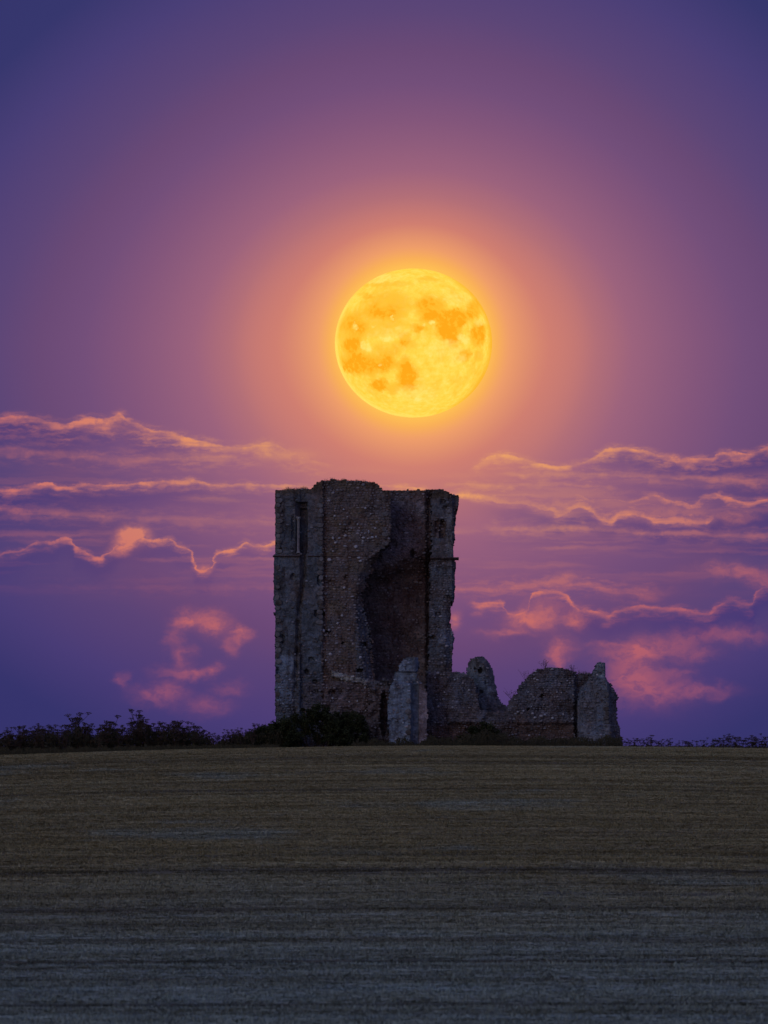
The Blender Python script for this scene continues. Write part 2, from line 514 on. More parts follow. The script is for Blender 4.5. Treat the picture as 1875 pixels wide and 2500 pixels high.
def slope(y):
    if y < 40: return 0.0
    if y < 110: return (y - 40) / 70.0
    if y < 225: return 1.0
    if y < 318: return 1.0 - (y - 225) / 93.0
    if y < 400: return -0.6 * (y - 318) / 82.0
    if y < 700: return -0.6 * (1 - (y - 400) / 300.0)
    return 0.0


SL = np.array([slope(y) for y in TY])
G0 = np.concatenate([[0], np.cumsum((SL[1:] + SL[:-1]) / 2 * np.diff(TY))])
VIS = (TY > 120) & (TY < 400)
CREST = math.tan(PITCH - math.atan((1823 - 1250) / FPX))      # elevation of the crest as seen
lo, hi = 0.01, 0.2
for _ in range(50):
    k = (lo + hi) / 2
    if ((G0[VIS] * k - EYE.z) / TY[VIS]).max() > CREST: hi = k
    else: lo = k
GZ = G0 * k
CY = TY[VIS][np.argmax((GZ[VIS] - EYE.z) / TY[VIS])]


def gz(x, y):
    z = float(np.interp(y, TY, GZ))
    s = min(1.0, max(0.0, (y - 60) / 100.0)) * math.exp(-max(0.0, y - 420) / 300.0)
    xx = max(-70.0, min(70.0, x - 2.5))
    dz = -0.0013 * xx * xx / (1 + abs(xx) / 60.0)
    if x > 2.5: dz *= 0.72
    n = 0.05 * mn.noise((x * 0.11, y * 0.06, 3.3)) + 0.16 * mn.noise((x * 0.02, y * 0.014, 8.3))
    return z + s * (dz + n)


print('crest at', CY, 'ground at 300:', gz(0, 300), 'slope k', k)


def grid_lines(vals):
    return list(vals)


xs = sorted(set([round(v, 3) for v in list(np.linspace(-40, 40, 90)) + list(np.linspace(-400, -44, 14)) + list(np.linspace(44, 400, 14)) + [-900, -2000, -4500, 900, 2000, 4500]]))
ys = sorted(set([round(v, 3) for v in [-400, -200, -100, -40] + list(np.linspace(0, 60, 16)) + list(np.linspace(61, 345, 285)) + list(np.linspace(350, 700, 36)) + [800, 1000, 1400, 2000, 3000, 4500, 5990]]))
V_, F_ = [], []
for y in ys:
    for x in xs:
        V_.append((x, y, gz(x, y)))
nx = len(xs)
for j in range(len(ys) - 1):
    for i in range(nx - 1):
        a = j * nx + i
        F_.append((a, a + 1, a + nx + 1, a + nx))
gme = mesh_from('field', V_, F_, None, True)
M_FIELD, nt, b = new_mat('stubble_field', 0.95)
p_ = position(nt)
px_, py_, pz_ = nt.sep(p_)
# drill rows run across the slope and swing slightly towards the viewer at the left
ROWX = 0.018
rowc = nt.m('MULTIPLY_ADD', px_, -ROWX * 0, py_)
rv = nt.xyz(nt.m('MULTIPLY', px_, 0.05), rowc, 0.0)
s1 = nt.noise(rv, 1.7, 3, 0.6)[0]
s2 = nt.noise(rv, 0.25, 2, 0.5)[0]
pt = nt.noise(nt.vm('MULTIPLY', p_, (0.12, 0.05, 0)), 1.0, 4, 0.6)[0]
g_ = nt.noise(p_, 9.0, 3, 0.7)[0]
c = nt.ramp(s1, [(0.3, (0.11, 0.10, 0.06, 1)), (0.55, (0.17, 0.16, 0.095, 1)), (0.75, (0.22, 0.205, 0.125, 1))])
c = nt.mix(nt.rng(s2, 0.42, 0.62, 0.0, 0.6), c, (0.16, 0.165, 0.13, 1))
c = nt.mix(nt.rng(pt, 0.5, 0.65, 0.0, 0.5), c, (0.15, 0.165, 0.14, 1))
c = nt.mix(1.0, c, nt.ramp(g_, [(0.3, (0.6, 0.6, 0.6, 1)), (0.7, (1.35, 1.35, 1.35, 1))]), 'MULTIPLY')
nt.l.new(c, b.inputs['Base Color'])
field = link('ground', gme, M_FIELD)
tag(field, 'wide stubble field rising gently to a low crest', None, None, 'structure')
# ------------------------------------------------------------------ stubble (cut straw in drill rows)
def track_gap(y0):
    """True where a wheel track leaves a gap"""
    for t in TRACKS:
        if abs(y0 - t[0]) < t[1]: return t[2]
    return None


# distance along the field of the darker wheel tracks: (Y, half width, strength)
def y_of_py(py):
    # distance at which the ground appears on picture row py near the middle
    e = math.tan(PITCH - math.atan((py - 1250) / FPX))
    yy = TY[(TY > 55) & (TY < CY)]
    zz = GZ[(TY > 55) & (TY < CY)]
    return float(np.interp(e, (zz - EYE.z) / yy, yy))


TRACKS = []
for py, hw, st in ((1845, 4, .5), (1858, 3, .45), (1903, 3, .4), (1924, 4, .5), (1958, 3, .35), (2008, 4, .35), (2041, 4, .4), (2076, 3, .45),
                   (2092, 3.5, .5), (2128, 5, 1.0), (2137, 3, .5), (2188, 4, .45), (2224, 4.5, .7), (2262, 4, .4), (2298, 4, .4), (2353, 5.5, 1.0), (2397, 4, .5),
                   (2458, 5, .8), (2482, 4, .3)):
    TRACKS.append((y_of_py(py), abs(y_of_py(py - hw) - y_of_py(py + hw)) / 2, st))
YMIN = y_of_py(2500) - 8.0
print('field visible from', YMIN + 8, 'to', CY)

random.seed(7)


def stubble_strip(seed, L=2.0, n=60, hmin=.03, hmax=.085, wide=0.08):
    r = random.Random(seed)
    V, F, T = [], [], []
    for _ in range(n):
        x = r.uniform(-L / 2, L / 2)
        y = r.gauss(0, wide)
        h = r.uniform(hmin, hmax)
        w = r.uniform(0.007, 0.016)
        a = r.uniform(0, PI)
        lx, ly = r.gauss(0, 0.03), r.gauss(0, 0.03)
        ca, sa = math.cos(a) * w, math.sin(a) * w
        k = len(V)
        V += [(x - ca, y - sa, -0.03), (x + ca, y + sa, -0.03), (x + lx + ca * .5, y + ly + sa * .5, h), (x + lx - ca * .5, y + ly - sa * .5, h)]
        F.append((k, k + 1, k + 2, k + 3))
        t = r.uniform(0.78, 1.25)
        T += [(t * 0.305, t * 0.285, t * 0.168)] * 4
    # a little loose straw lying between
    for _ in range(n // 3):
        x = r.uniform(-L / 2, L / 2); y = r.gauss(0, wide * 2.2)
        a = r.gauss(0, 0.9); l = r.uniform(0.05, 0.16); w = 0.009
        dx_, dy_ = math.cos(a) * l, math.sin(a) * l
        nx_, ny_ = -math.sin(a) * w, math.cos(a) * w
        z = r.uniform(0.0, 0.04)
        k = len(V)
        V += [(x - dx_ - nx_, y - dy_ - ny_, z), (x + dx_ - nx_, y + dy_ - ny_, z + r.uniform(-.02, .03)), (x + dx_ + nx_, y + dy_ + ny_, z + .01), (x - dx_ + nx_, y - dy_ + ny_, z + .01)]
        F.append((k, k + 1, k + 2, k + 3))
        t = r.uniform(0.8, 1.2)
        T += [(t * 0.32, t * 0.295, t * 0.175)] * 4
    return V, F, T


M_STRAW, nt, b = new_mat('straw', 0.8)
p_ = position(nt)
oi = nt.n.new('ShaderNodeObjectInfo')
pt = nt.noise(nt.vm('MULTIPLY', p_, (0.10, 0.045, 0)), 1.0, 4, 0.6)[0]
px_, py_, pz_ = nt.sep(p_)
rv = nt.xyz(nt.m('MULTIPLY', px_, 0.03), py_, 0.0)
s2 = nt.noise(rv, 0.45, 3, 0.6)[0]
c = attr(nt)
wob_ = nt.m('MULTIPLY_ADD', nt.noise(nt.vm('MULTIPLY', p_, (0.16, 0.0, 0)), 1.0, 3)[0], 1.1, nt.m('SUBTRACT', py_, 0.55))
TRK = None
for ty, hw, st in TRACKS:
    t_ = nt.m('MULTIPLY', nt.rng(nt.m('ABSOLUTE', nt.m('SUBTRACT', wob_, ty)), hw * .35, hw * 1.25, 1.0, 0.0), st)
    TRK = t_ if TRK is None else nt.m('MAXIMUM', TRK, t_)
spk = nt.noise(nt.vm('MULTIPLY', p_, (1.3, 0.9, 0)), 1.0, 3, 0.7)[0]
TRK = nt.m('MULTIPLY', TRK, nt.rng(spk, 0.35, 0.6, 0.55, 1.0))
fine = nt.noise(nt.xyz(nt.m('MULTIPLY', px_, 0.05), nt.m('MULTIPLY', nt.m('LOGARITHM', py_, 2.718), 75.0), 0.0), 1.0, 2, 0.5)[0]
c = nt.mix(1.0, c, nt.ramp(s2, [(0.32, (0.62, 0.58, 0.52, 1)), (0.5, (0.95, 0.92, 0.86, 1)), (0.68, (1.15, 1.2, 1.25, 1))]), 'MULTIPLY')
# straw tinted grey-blue on the lower part of the field and in patches
YB_ = y_of_py(2270)
greyblue = nt.m('ADD', nt.rng(pt, 0.55, 0.68, 0.0, 0.6), nt.rng(nt.m('MULTIPLY_ADD', nt.m('SUBTRACT', pt, 0.5), 50.0, py_), YB_ - 20.0, YB_ + 34.0, 0.88, 0.0), clamp=True)
c = nt.mix(greyblue, c, nt.mix(1.0, c, (0.90, 1.26, 2.1, 1), 'MULTIPLY'))
c = nt.mix(1.0, c, nt.ramp(fine, [(0.33, (0.80, 0.79, 0.77, 1)), (0.5, (1, 1, 1, 1)), (0.66, (1.10, 1.10, 1.09, 1))]), 'MULTIPLY')
c = nt.mix(1.0, c, nt.ramp(spk, [(0.30, (0.78, 0.78, 0.78, 1)), (0.48, (1, 1, 1, 1)), (0.7, (1.10, 1.10, 1.10, 1))]), 'MULTIPLY')
c = nt.mix(nt.m('MULTIPLY', TRK, 0.95), c, nt.mix(1.0, c, (0.20, 0.18, 0.15, 1), 'MULTIPLY'))
nt.l.new(c, b.inputs['Base Color'])

strip_col = bpy.data.collections.new('stubble_strips')     # instanced only, not linked to the scene
for s in range(7):
    V, F, T = stubble_strip(100 + s)
    me = mesh_from('stubble_strip', V, F, T)
    me.materials.append(M_STRAW)
    o = bpy.data.objects.new('stubble_strip', me)
    strip_col.objects.link(o)

pts, rot, scl = [], [], []
y = YMIN
rr_ = random.Random(11)
while y < CY + 16:
    step = 0.13 + 0.10 * min(1.0, max(0.0, (y - 80) / 120.0))
    gap = 0.0
    for ty, hw, st in TRACKS:
        if abs(y - ty) < hw * 1.2: gap = max(gap, st * .6)
    half = 0.0721 * y * 1.10 + 6.0
    x = -half + rr_.uniform(0, 1)
    wob = rr_.uniform(-.03, .03)
    while x < half:
        g = gap * (0.75 + 0.5 * mn.noise((x * 0.3, y * 0.2, 1.0)))
        if rr_.random() > g:
            yy = y + wob + rr_.gauss(0, .02) + 0.10 * mn.noise((x * 0.15, y * 0.02, 5.0))
            pts.append((x, yy, gz(x, yy)))
            rot.append((0.0, 0.0, rr_.choice((0.0, PI)) + rr_.gauss(0, .02)))
            hs = rr_.uniform(.65, 1.15) * (1 - 0.55 * gap) * (0.85 + 0.5 * mn.noise((x * 0.08, y * 0.25, 9.0)))
            scl.append((1.0, 1.0, max(.25, hs)))
        x += rr_.uniform(1.5, 1.9)
    y += step * rr_.uniform(.85, 1.15)
print('stubble strips', len(pts))
pme = bpy.data.meshes.new('stubble')
pme.from_pydata(pts, [], [])
for nm, data in (('rot', rot), ('scl', scl)):
    a = pme.attributes.new(nm, 'FLOAT_VECTOR', 'POINT')
    a.data.foreach_set('vector', np.array(data, dtype=np.float32).ravel())
stub = link('stubble', pme, M_STRAW)
tag(stub, 'cut straw stubble standing in rows across the field', None, None, 'stuff')
ng = bpy.data.node_groups.new('stubble_rows', 'GeometryNodeTree')
ng.interface.new_socket('Geometry', in_out='INPUT', socket_type='NodeSocketGeometry')
ng.interface.new_socket('Geometry', in_out='OUTPUT', socket_type='NodeSocketGeometry')
gi = ng.nodes.new('NodeGroupInput'); go = ng.nodes.new('NodeGroupOutput')
ci = ng.nodes.new('GeometryNodeCollectionInfo')
ci.inputs['Collection'].default_value = strip_col
ci.inputs['Separate Children'].default_value = True
ci.inputs['Reset Children'].default_value = True
ip = ng.nodes.new('GeometryNodeInstanceOnPoints')
ip.inputs['Pick Instance'].default_value = True
ar = ng.nodes.new('GeometryNodeInputNamedAttribute'); ar.data_type = 'FLOAT_VECTOR'; ar.inputs[0].default_value = 'rot'
as_ = ng.nodes.new('GeometryNodeInputNamedAttribute'); as_.data_type = 'FLOAT_VECTOR'; as_.inputs[0].default_value = 'scl'
e2r = ng.nodes.new('FunctionNodeEulerToRotation')
ng.links.new(gi.outputs[0], ip.inputs['Points'])
ng.links.new(ci.outputs[0], ip.inputs['Instance'])
ng.links.new(ar.outputs['Attribute'], e2r.inputs[0])
ng.links.new(e2r.outputs[0], ip.inputs['Rotation'])
ng.links.new(as_.outputs['Attribute'], ip.inputs['Scale'])
ng.links.new(ip.outputs[0], go.inputs[0])
md = stub.modifiers.new('rows', 'NODES')
md.node_group = ng

# ------------------------------------------------------------------ moon
MOON_D = 20000.0
mc = at(MOON_PX, MOON_PY, MOON_D)
mrad = MOON_D * MOON_R / FPX
bpy_me = bpy.data.meshes.new('moon')
V, F = [], []
NU, NV = 96, 48
for j in range(NV + 1):
    th = PI * j / NV
    for i in range(NU):
        ph = 2 * PI * i / NU
        V.append((math.sin(th) * math.cos(ph), math.sin(th) * math.sin(ph), math.cos(th)))
for j in range(NV):
    for i in range(NU):
        a = j * NU + i; b_ = j * NU + (i + 1) % NU
        F.append((a, a + NU, b_ + NU, b_))
bpy_me.from_pydata(V, [], F)
bpy_me.polygons.foreach_set('use_smooth', [True] * len(F))
moon = link('moon', bpy_me, None)
moon.location = mc
moon.scale = (mrad, mrad, mrad * 0.948)
mv = (mc - EYE).normalized()
moon.rotation_euler = (math.asin(mv.z), 0, 0)
tag(moon, 'huge full golden moon with darker orange maria above the ruined tower', 'moon')
M_MOON, nt, b = new_mat('moonlight')
nt.n.remove(b)
oc = objco(nt)
nn = nt.noise(oc, 4.2, 6, 0.62)[1]
Pm = nt.vm('MULTIPLY_ADD', nt.vm('SUBTRACT', nn, (.5, .5, .5)), (.17, .0, .17), oc)
nn2 = nt.noise(oc, 14.0, 5, 0.65)[0]
Pm = nt.vm('MULTIPLY_ADD', nt.vm('SUBTRACT', nt.noise(oc, 13.0, 4, 0.6)[1], (.5, .5, .5)), (.13, .0, .13), Pm)


def mb(zx, zy, rx, ry, a):
    cx, cz = (zx - 828) / 695.0, -(zy - 785) / 660.0
    qx, qz = 695.0 / rx / 1.12, 660.0 / ry / 1.12
    q = nt.vm('MULTIPLY_ADD', Pm, (qx, 0, qz), (-cx * qx, 0, -cz * qz))
    d = nt.vm('DOT_PRODUCT', q, q)
    return nt.m('MULTIPLY', nt.rng(d, 0.15, 1.7, 1.0, 0.0), a)


MARIA = [(620, 445, 180, 112, .62), (470, 600, 260, 115, .5), (975, 490, 120, 95, .85), (1145, 640, 105, 125, .95), (1225, 560, 85, 70, .85),
         (1358, 490, 62, 72, .85), (1392, 700, 66, 95, .85), (1270, 900, 55, 62, .75), (870, 660, 75, 32, .6), (745, 740, 45, 60, .6),
         (700, 815, 70, 50, .45), (280, 690, 125, 140, .52), (300, 890, 105, 140, .66), (410, 985, 165, 88, .8), (610, 980, 80, 60, .75),
         (775, 1090, 85, 105, 1.0), (520, 1150, 66, 50, .95), (650, 1190, 60, 45, .6), (750, 950, 50, 60, .65), (620, 270, 200, 24, .4),
         (930, 222, 80, 24, .45), (820, 790, 50, 40, .35), (1170, 780, 50, 50, .5), (400, 370, 60, 18, .4), (1410, 900, 40, 40, .4), (225, 1005, 13, 20, .7),
         (560, 860, 120, 60, .35), (1400, 1130, 60, 90, .25)]
mar = None
for a in MARIA:
    m_ = mb(*a)
    mar = m_ if mar is None else nt.m('ADD', mar, m_)
mar = nt.m('MULTIPLY', nt.m('MINIMUM', mar, 1.0), nt.rng(nn2, 0.3, 0.6, 0.66, 1.04))
mar = nt.m('ADD', mar, nt.rng(nt.noise(oc, 3.0, 6, 0.65)[0], 0.42, 0.75, 0.0, 0.45), clamp=True)
BR = [(590, 755, 38, 30, .9), (310, 640, 22, 30, .8), (415, 810, 38, 36, .7), (990, 600, 18, 14, .9), (925, 635, 20, 16, .8), (865, 1275, 26, 20, .9),
      (1260, 745, 45, 30, .6), (1210, 920, 60, 40, .5), (1475, 760, 18, 30, .6), (640, 555, 14, 12, .7), (480, 635, 12, 12, .6), (970, 880, 20, 20, .5), (540, 970, 14, 14, .5),
      (1220, 400, 110, 50, .35), (1420, 600, 60, 30, .4), (860, 1230, 150, 70, .35), (1100, 830, 130, 60, .4), (430, 205, 250, 45, .5), (640, 690, 130, 40, .35)]
bri = None
for a in BR:
    m_ = mb(*a)
    bri = m_ if bri is None else nt.m('MAXIMUM', bri, m_)
base = nt.ramp(nn2, [(0.3, srgb(255, 206, 62)), (0.52, srgb(255, 219, 82)), (0.72, srgb(255, 230, 106))])
c = nt.mix(mar, base, srgb(255, 178, 34))
c = nt.mix(nt.rng(mar, 0.85, 1.0, 0.0, 0.45), c, srgb(255, 160, 18))
c = nt.mix(nt.m('MULTIPLY', bri, nt.rng(nn2, 0.35, 0.6, 0.4, 1.0)), c, srgb(255, 234, 122))
# bright southern and western limb, duller ragged eastern limb
ox, oy, oz = nt.sep(oc)
rim_ = nt.m('SQRT', nt.m('ADD', nt.m('MULTIPLY', ox, ox), nt.m('MULTIPLY', oz, oz)))
side = nt.m('ADD', nt.m('MULTIPLY', ox, -0.8), nt.m('MULTIPLY', oz, -0.45))
c = nt.mix(nt.m('MULTIPLY', nt.rng(rim_, 0.94, 0.99), nt.rng(side, 0.1, 0.6, 0.0, 0.45)), c, srgb(255, 236, 120))
c = nt.mix(nt.m('MULTIPLY', nt.rng(rim_, 0.92, 1.0), nt.rng(ox, 0.2, 0.8, 0.0, 0.8)), c, srgb(252, 176, 40))
em = nt.n.new('ShaderNodeEmission')
nt.l.new(c, em.inputs[0])
nt.l.new(em.outputs[0], [n for n in nt.n if n.type == 'OUTPUT_MATERIAL'][0].inputs[0])
bpy_me.materials.append(M_MOON)
# ------------------------------------------------------------------ ruin builder
# A wall is cut from an outline standing at its own distance, given thickness, relief and
# ragged broken edges, and faced with flints laid in rough courses.
BLUE = (0.125, 0.155, 0.20)      # blue-grey limestone
BROWN = (0.175, 0.140, 0.135)   # weathered mortar and ironstone
RED = (0.19, 0.125, 0.105)
PALE = (0.32, 0.34, 0.38)
DARK = (0.08, 0.065, 0.06)


def inside(poly, x, y):
    c = False
    n = len(poly)
    j = n - 1
    for i in range(n):
        xi, yi = poly[i]; xj, yj = poly[j]
        if (yi > y) != (yj > y) and x < (xj - xi) * (y - yi) / (yj - yi) + xi:
            c = not c
        j = i
    return c


def ss(a, b_, x):
    t = min(1.0, max(0.0, (x - a) / (b_ - a)))
    return t * t * (3 - 2 * t)


def lerp3(a, b_, t):
    return tuple(a[i] * (1 - t) + b_[i] * t for i in range(3))


def wall(name, parent, Y, thick, outline, relief=None, tint=None, cell=0.085, rough=0.06, rag=3.0, base=(0, 0, 0), rubble=None,
         stone_step=(0.20, 0.155), stone_name='flint_stones', seed=1, crisp=None, yoff=None):
    """outline in picture units at distance Y; relief(px,py) metres towards the viewer"""
    m = Y / FPX                                     # metres per picture unit
    x0 = min(p[0] for p in outline); x1 = max(p[0] for p in outline)
    y0 = min(p[1] for p in outline); y1 = max(p[1] for p in outline)
    du_ = cell / m
    ni = int((x1 - x0) / du_) + 3; nj = int((y1 - y0) / du_) + 3
    so = seed * 7.7

    def node(i, j):
        px_ = x0 - du_ + i * du_ + 1.0 * du_ * 0.35 * mn.noise((i * 3.1 + so, j * 2.3, 0.5))
        py_ = y0 - du_ + j * du_ + 1.0 * du_ * 0.35 * mn.noise((i * 2.7, j * 3.3 + so, 7.5))
        return px_, py_
    inn = {}
    for j in range(nj):
        for i in range(ni):
            cx = x0 - du_ + (i + .5) * du_; cy = y0 - du_ + (j + .5) * du_
            k_ = rag if crisp is None else rag * crisp(cx, cy)
            wx = k_ * (mn.noise((cx * .09, cy * .16, so)) + .8 * mn.noise((cx * .3, cy * .45, so + 4)))
            wy = .8 * k_ * (mn.noise((cx * .10, cy * .14, so + 9)) + .7 * mn.noise((cx * .33, cy * .4, so + 2)))
            if inside(outline, cx + wx, cy + wy): inn[(i, j)] = True
    V, T, F = [], [], []
    idx = {}
    nl = max(1, int(round(thick / 0.35)))

    def vid(i, j, L):
        k_ = (i, j, L)
        if k_ in idx: return idx[k_]
        px_, py_ = node(i, j)
        h = relief(px_, py_) if relief else 0.0
        t = tint(px_, py_) if tint else BROWN
        n_ = mn.noise((px_ * .10, py_ * .10, so)) * 1.3 + mn.noise((px_ * .28, py_ * .34, so + 3)) * .8
        back = L / nl
        hh = h * (1 - back)
        yy = Y - hh - rough * n_ * (1 if L == 0 else .5) + thick * back
        p = at(px_, py_, Y)
        if L > 0:                                    # broken section: ragged in x and z too
            p.x += 0.09 * mn.noise((px_ * .3, yy * 3, py_ * .3)); p.z += 0.09 * mn.noise((py_ * .3, yy * 3, px_ * .3 + 5))
        V.append((p.x - base[0], yy - base[1], p.z - base[2]))
        T.append(t)
        idx[k_] = len(V) - 1
        return idx[k_]
    for (i, j) in inn:
        F.append((vid(i, j, 0), vid(i, j + 1, 0), vid(i + 1, j + 1, 0), vid(i + 1, j, 0)))
        F.append((vid(i, j, nl), vid(i + 1, j, nl), vid(i + 1, j + 1, nl), vid(i, j + 1, nl)))
        for di, dj, a, b_ in ((-1, 0, (i, j), (i, j + 1)), (1, 0, (i + 1, j + 1), (i + 1, j)), (0, -1, (i + 1, j), (i, j)), (0, 1, (i, j + 1), (i + 1, j + 1))):
            if (i + di, j + dj) not in inn:
                for L in range(nl):
                    F.append((vid(*a, L), vid(*a, L + 1), vid(*b_, L + 1), vid(*b_, L)))
    me = mesh_from(name, V, F, T, False)
    o = link(name, me, M_WALL, parent)
    # flints
    r = random.Random(seed * 31)
    big = []
    if rubble:
        SV, SF, ST = [], [], []
        sx, sy = stone_step[0] / m, stone_step[1] / m
        y = y0
        while y < y1:
            x = x0 + r.uniform(0, sx)
            while x < x1:
                w = r.uniform(.55, 1.45)
                cx = x + w * sx / 2; cy = y + r.gauss(0, .12) * sy
                x += w * sx
                if not inside(outline, cx, cy): continue
                q = rubble(cx, cy)
                if r.random() > q: continue
                h = relief(cx, cy) if relief else 0.0
                n_ = mn.noise((cx * .10, cy * .10, so)) * 1.3 + mn.noise((cx * .28, cy * .34, so + 3)) * .8
                p = at(cx, cy, Y)
                c = Vector((p.x - base[0], Y - h - rough * n_ - base[1], p.z - base[2]))
                bw = (tint(cx, cy) if tint else BROWN)
                u_ = r.random()
                f_ = r.uniform(.5, .9) if u_ < .38 else (r.uniform(.85, 1.2) if u_ < .88 else r.uniform(1.2, 1.75))
                f_ *= 1 + .55 * mn.noise((cx * .035, cy * .035, so + 11)) + .35 * mn.noise((cx * .09, cy * .12, so + 12))
                grey = (0.18, 0.175, 0.215)
                col = lerp3(bw, grey, r.uniform(.1, .7)) if u_ > .2 else lerp3(bw, RED, .5)
                col = tuple(min(.55, v * f_) for v in col)
                rw, rh, rd = w * sx * m * .46, sy * m * r.uniform(.34, .52), r.uniform(.03, .07)
                if u_ >= .86 and r.random() < .5:
                    big.append((u_, c.copy(), rw, rh, rd)); continue
                k_ = len(SV)
                ang = r.uniform(0, PI)
                pts_ = []
                for a_ in range(6):
                    t_ = ang * .1 + a_ * PI / 3
                    q_ = r.uniform(.8, 1.12)
                    pts_.append((math.cos(t_) * rw * q_, math.sin(t_) * rh * q_))
                for a_, b2 in pts_: SV.append((c.x + a_, c.y + .02, c.z + b2))
                for a_, b2 in pts_: SV.append((c.x + a_ * .72, c.y - rd * r.uniform(.5, .8), c.z + b2 * .72))
                SV.append((c.x + r.uniform(-.2, .2) * rw, c.y - rd, c.z + r.uniform(-.1, .3) * rh))
                for a_ in range(6):
                    b2 = (a_ + 1) % 6
                    SF.append((k_ + a_, k_ + b2, k_ + 6 + b2, k_ + 6 + a_))
                    SF.append((k_ + 6 + a_, k_ + 6 + b2, k_ + 12))
                ST += [col] * 13
            y += sy * r.uniform(.85, 1.15)
        if SV:
            so_ = link(stone_name, mesh_from(stone_name, SV, SF, ST, False), M_FLINT, o if parent is not None else None)
            so_['kind'] = 'stuff'
    return o, big


# shared rough stone meshes for separate stones
def rock_mesh(name, seed, block=False):
    r = random.Random(seed)
    V, F = [], []
    prof = [(-.5, .80), (.05, 1.0), (.62, .86), (1.0, .5)] if not block else [(-.5, .96), (.1, 1.0), (.80, 1.0), (1.0, .88)]
    n = 8
    for d, s in prof:
        for a in range(n):
            t = PI / 4 * a + PI / 8
            cx, cz = math.cos(t), math.sin(t)
            if block:
                k_ = 1 / max(abs(cx), abs(cz)); cx *= k_; cz *= k_
            q = r.uniform(.93, 1.05) if block else r.uniform(.84, 1.1)
            V.append((cx * s * q, -d + r.uniform(-.05, .05), cz * s * q))
    V.append((0, -1.08, 0))
    for k_ in range(3):
        for a in range(n):
            b_ = (a + 1) % n
            F.append((k_ * n + a, k_ * n + b_, (k_ + 1) * n + b_, (k_ + 1) * n + a))
    for a in range(n):
        F.append((3 * n + a, 3 * n + (a + 1) % n, 4 * n))
    me = bpy.data.meshes.new(name)
    me.from_pydata(V, [], F)
    me.materials.append(M_QUOIN if block else M_STONE)
    return me


ROCKS = [rock_mesh('stone', s) for s in range(5)]
BLOCKS = [rock_mesh('quoin_stone', 50 + s, True) for s in range(4)]


M_PALE, nt, b = new_mat('pale_stone', 0.7)
c = nt.ramp(nt.noise(position(nt), 12.0, 3)[0], [(0.3, (0.38, 0.39, 0.46, 1)), (0.7, (0.56, 0.58, 0.66, 1))])
nt.l.new(c, b.inputs['Base Color'])
PALES = []
for s in range(4):
    me = rock_mesh('stone', 80 + s)
    me.materials[0] = M_PALE
    PALES.append(me)


def put_big(parent, big, limit, seed=0):
    r = random.Random(seed)
    big = sorted(big, key=lambda b_: -(b_[2] * b_[3]))[:limit]
    for _, c, rw, rh, rd in big:
        o = link('stone', r.choice(ROCKS), None, parent, c)
        o.scale = (rw * 1.05, rd * 1.3, rh * 1.1)
        o.rotation_euler = (0, r.gauss(0, .15), 0)


def quoins(parent, base, px_, py0, py1, Y, w=(0.22, 0.40), hgt=0.27, side=1, proud=0.05, seed=3, xdrift=None, skip=.12):
    """dressed corner stones, long and short alternately"""
    r = random.Random(seed)
    m = Y / FPX
    y = py0
    k_ = 0
    while y < py1:
        hh = hgt * r.uniform(.85, 1.2)
        ww = w[k_ % 2] * r.uniform(.9, 1.1)
        xx = px_ + (xdrift(y) if xdrift else 0)
        if r.random() > skip:
            p = at(xx, y + hh / m / 2, Y)
            o = link('quoin_stone', r.choice(BLOCKS), None, parent, (p.x - base[0] + side * ww / 2, Y - proud - base[1] + .03, p.z - base[2]))
            o.scale = (ww / 2 * .97, .07, hh / 2 * .93)
            o.rotation_euler = (0, r.gauss(0, .015), 0)
        y += hh / m
        k_ += 1


# =================================================================== ruined church tower
b3 = at(808, 1826, 300)
TB = (b3.x, 301.5, gz(b3.x, 301.5))
tower = empty('ruined_tower', TB)
tag(tower, 'tall ruined church tower of flint rubble with a great broken opening at its right side', 'ruined tower')
BY = 1836


def crackx(y):
    return float(np.interp(y, [1355, 1400, 1440, 1475, 1520, 1560, 1610, 1660, 1760], [740, 742, 737, 732, 728, 728, 724, 722, 718]))


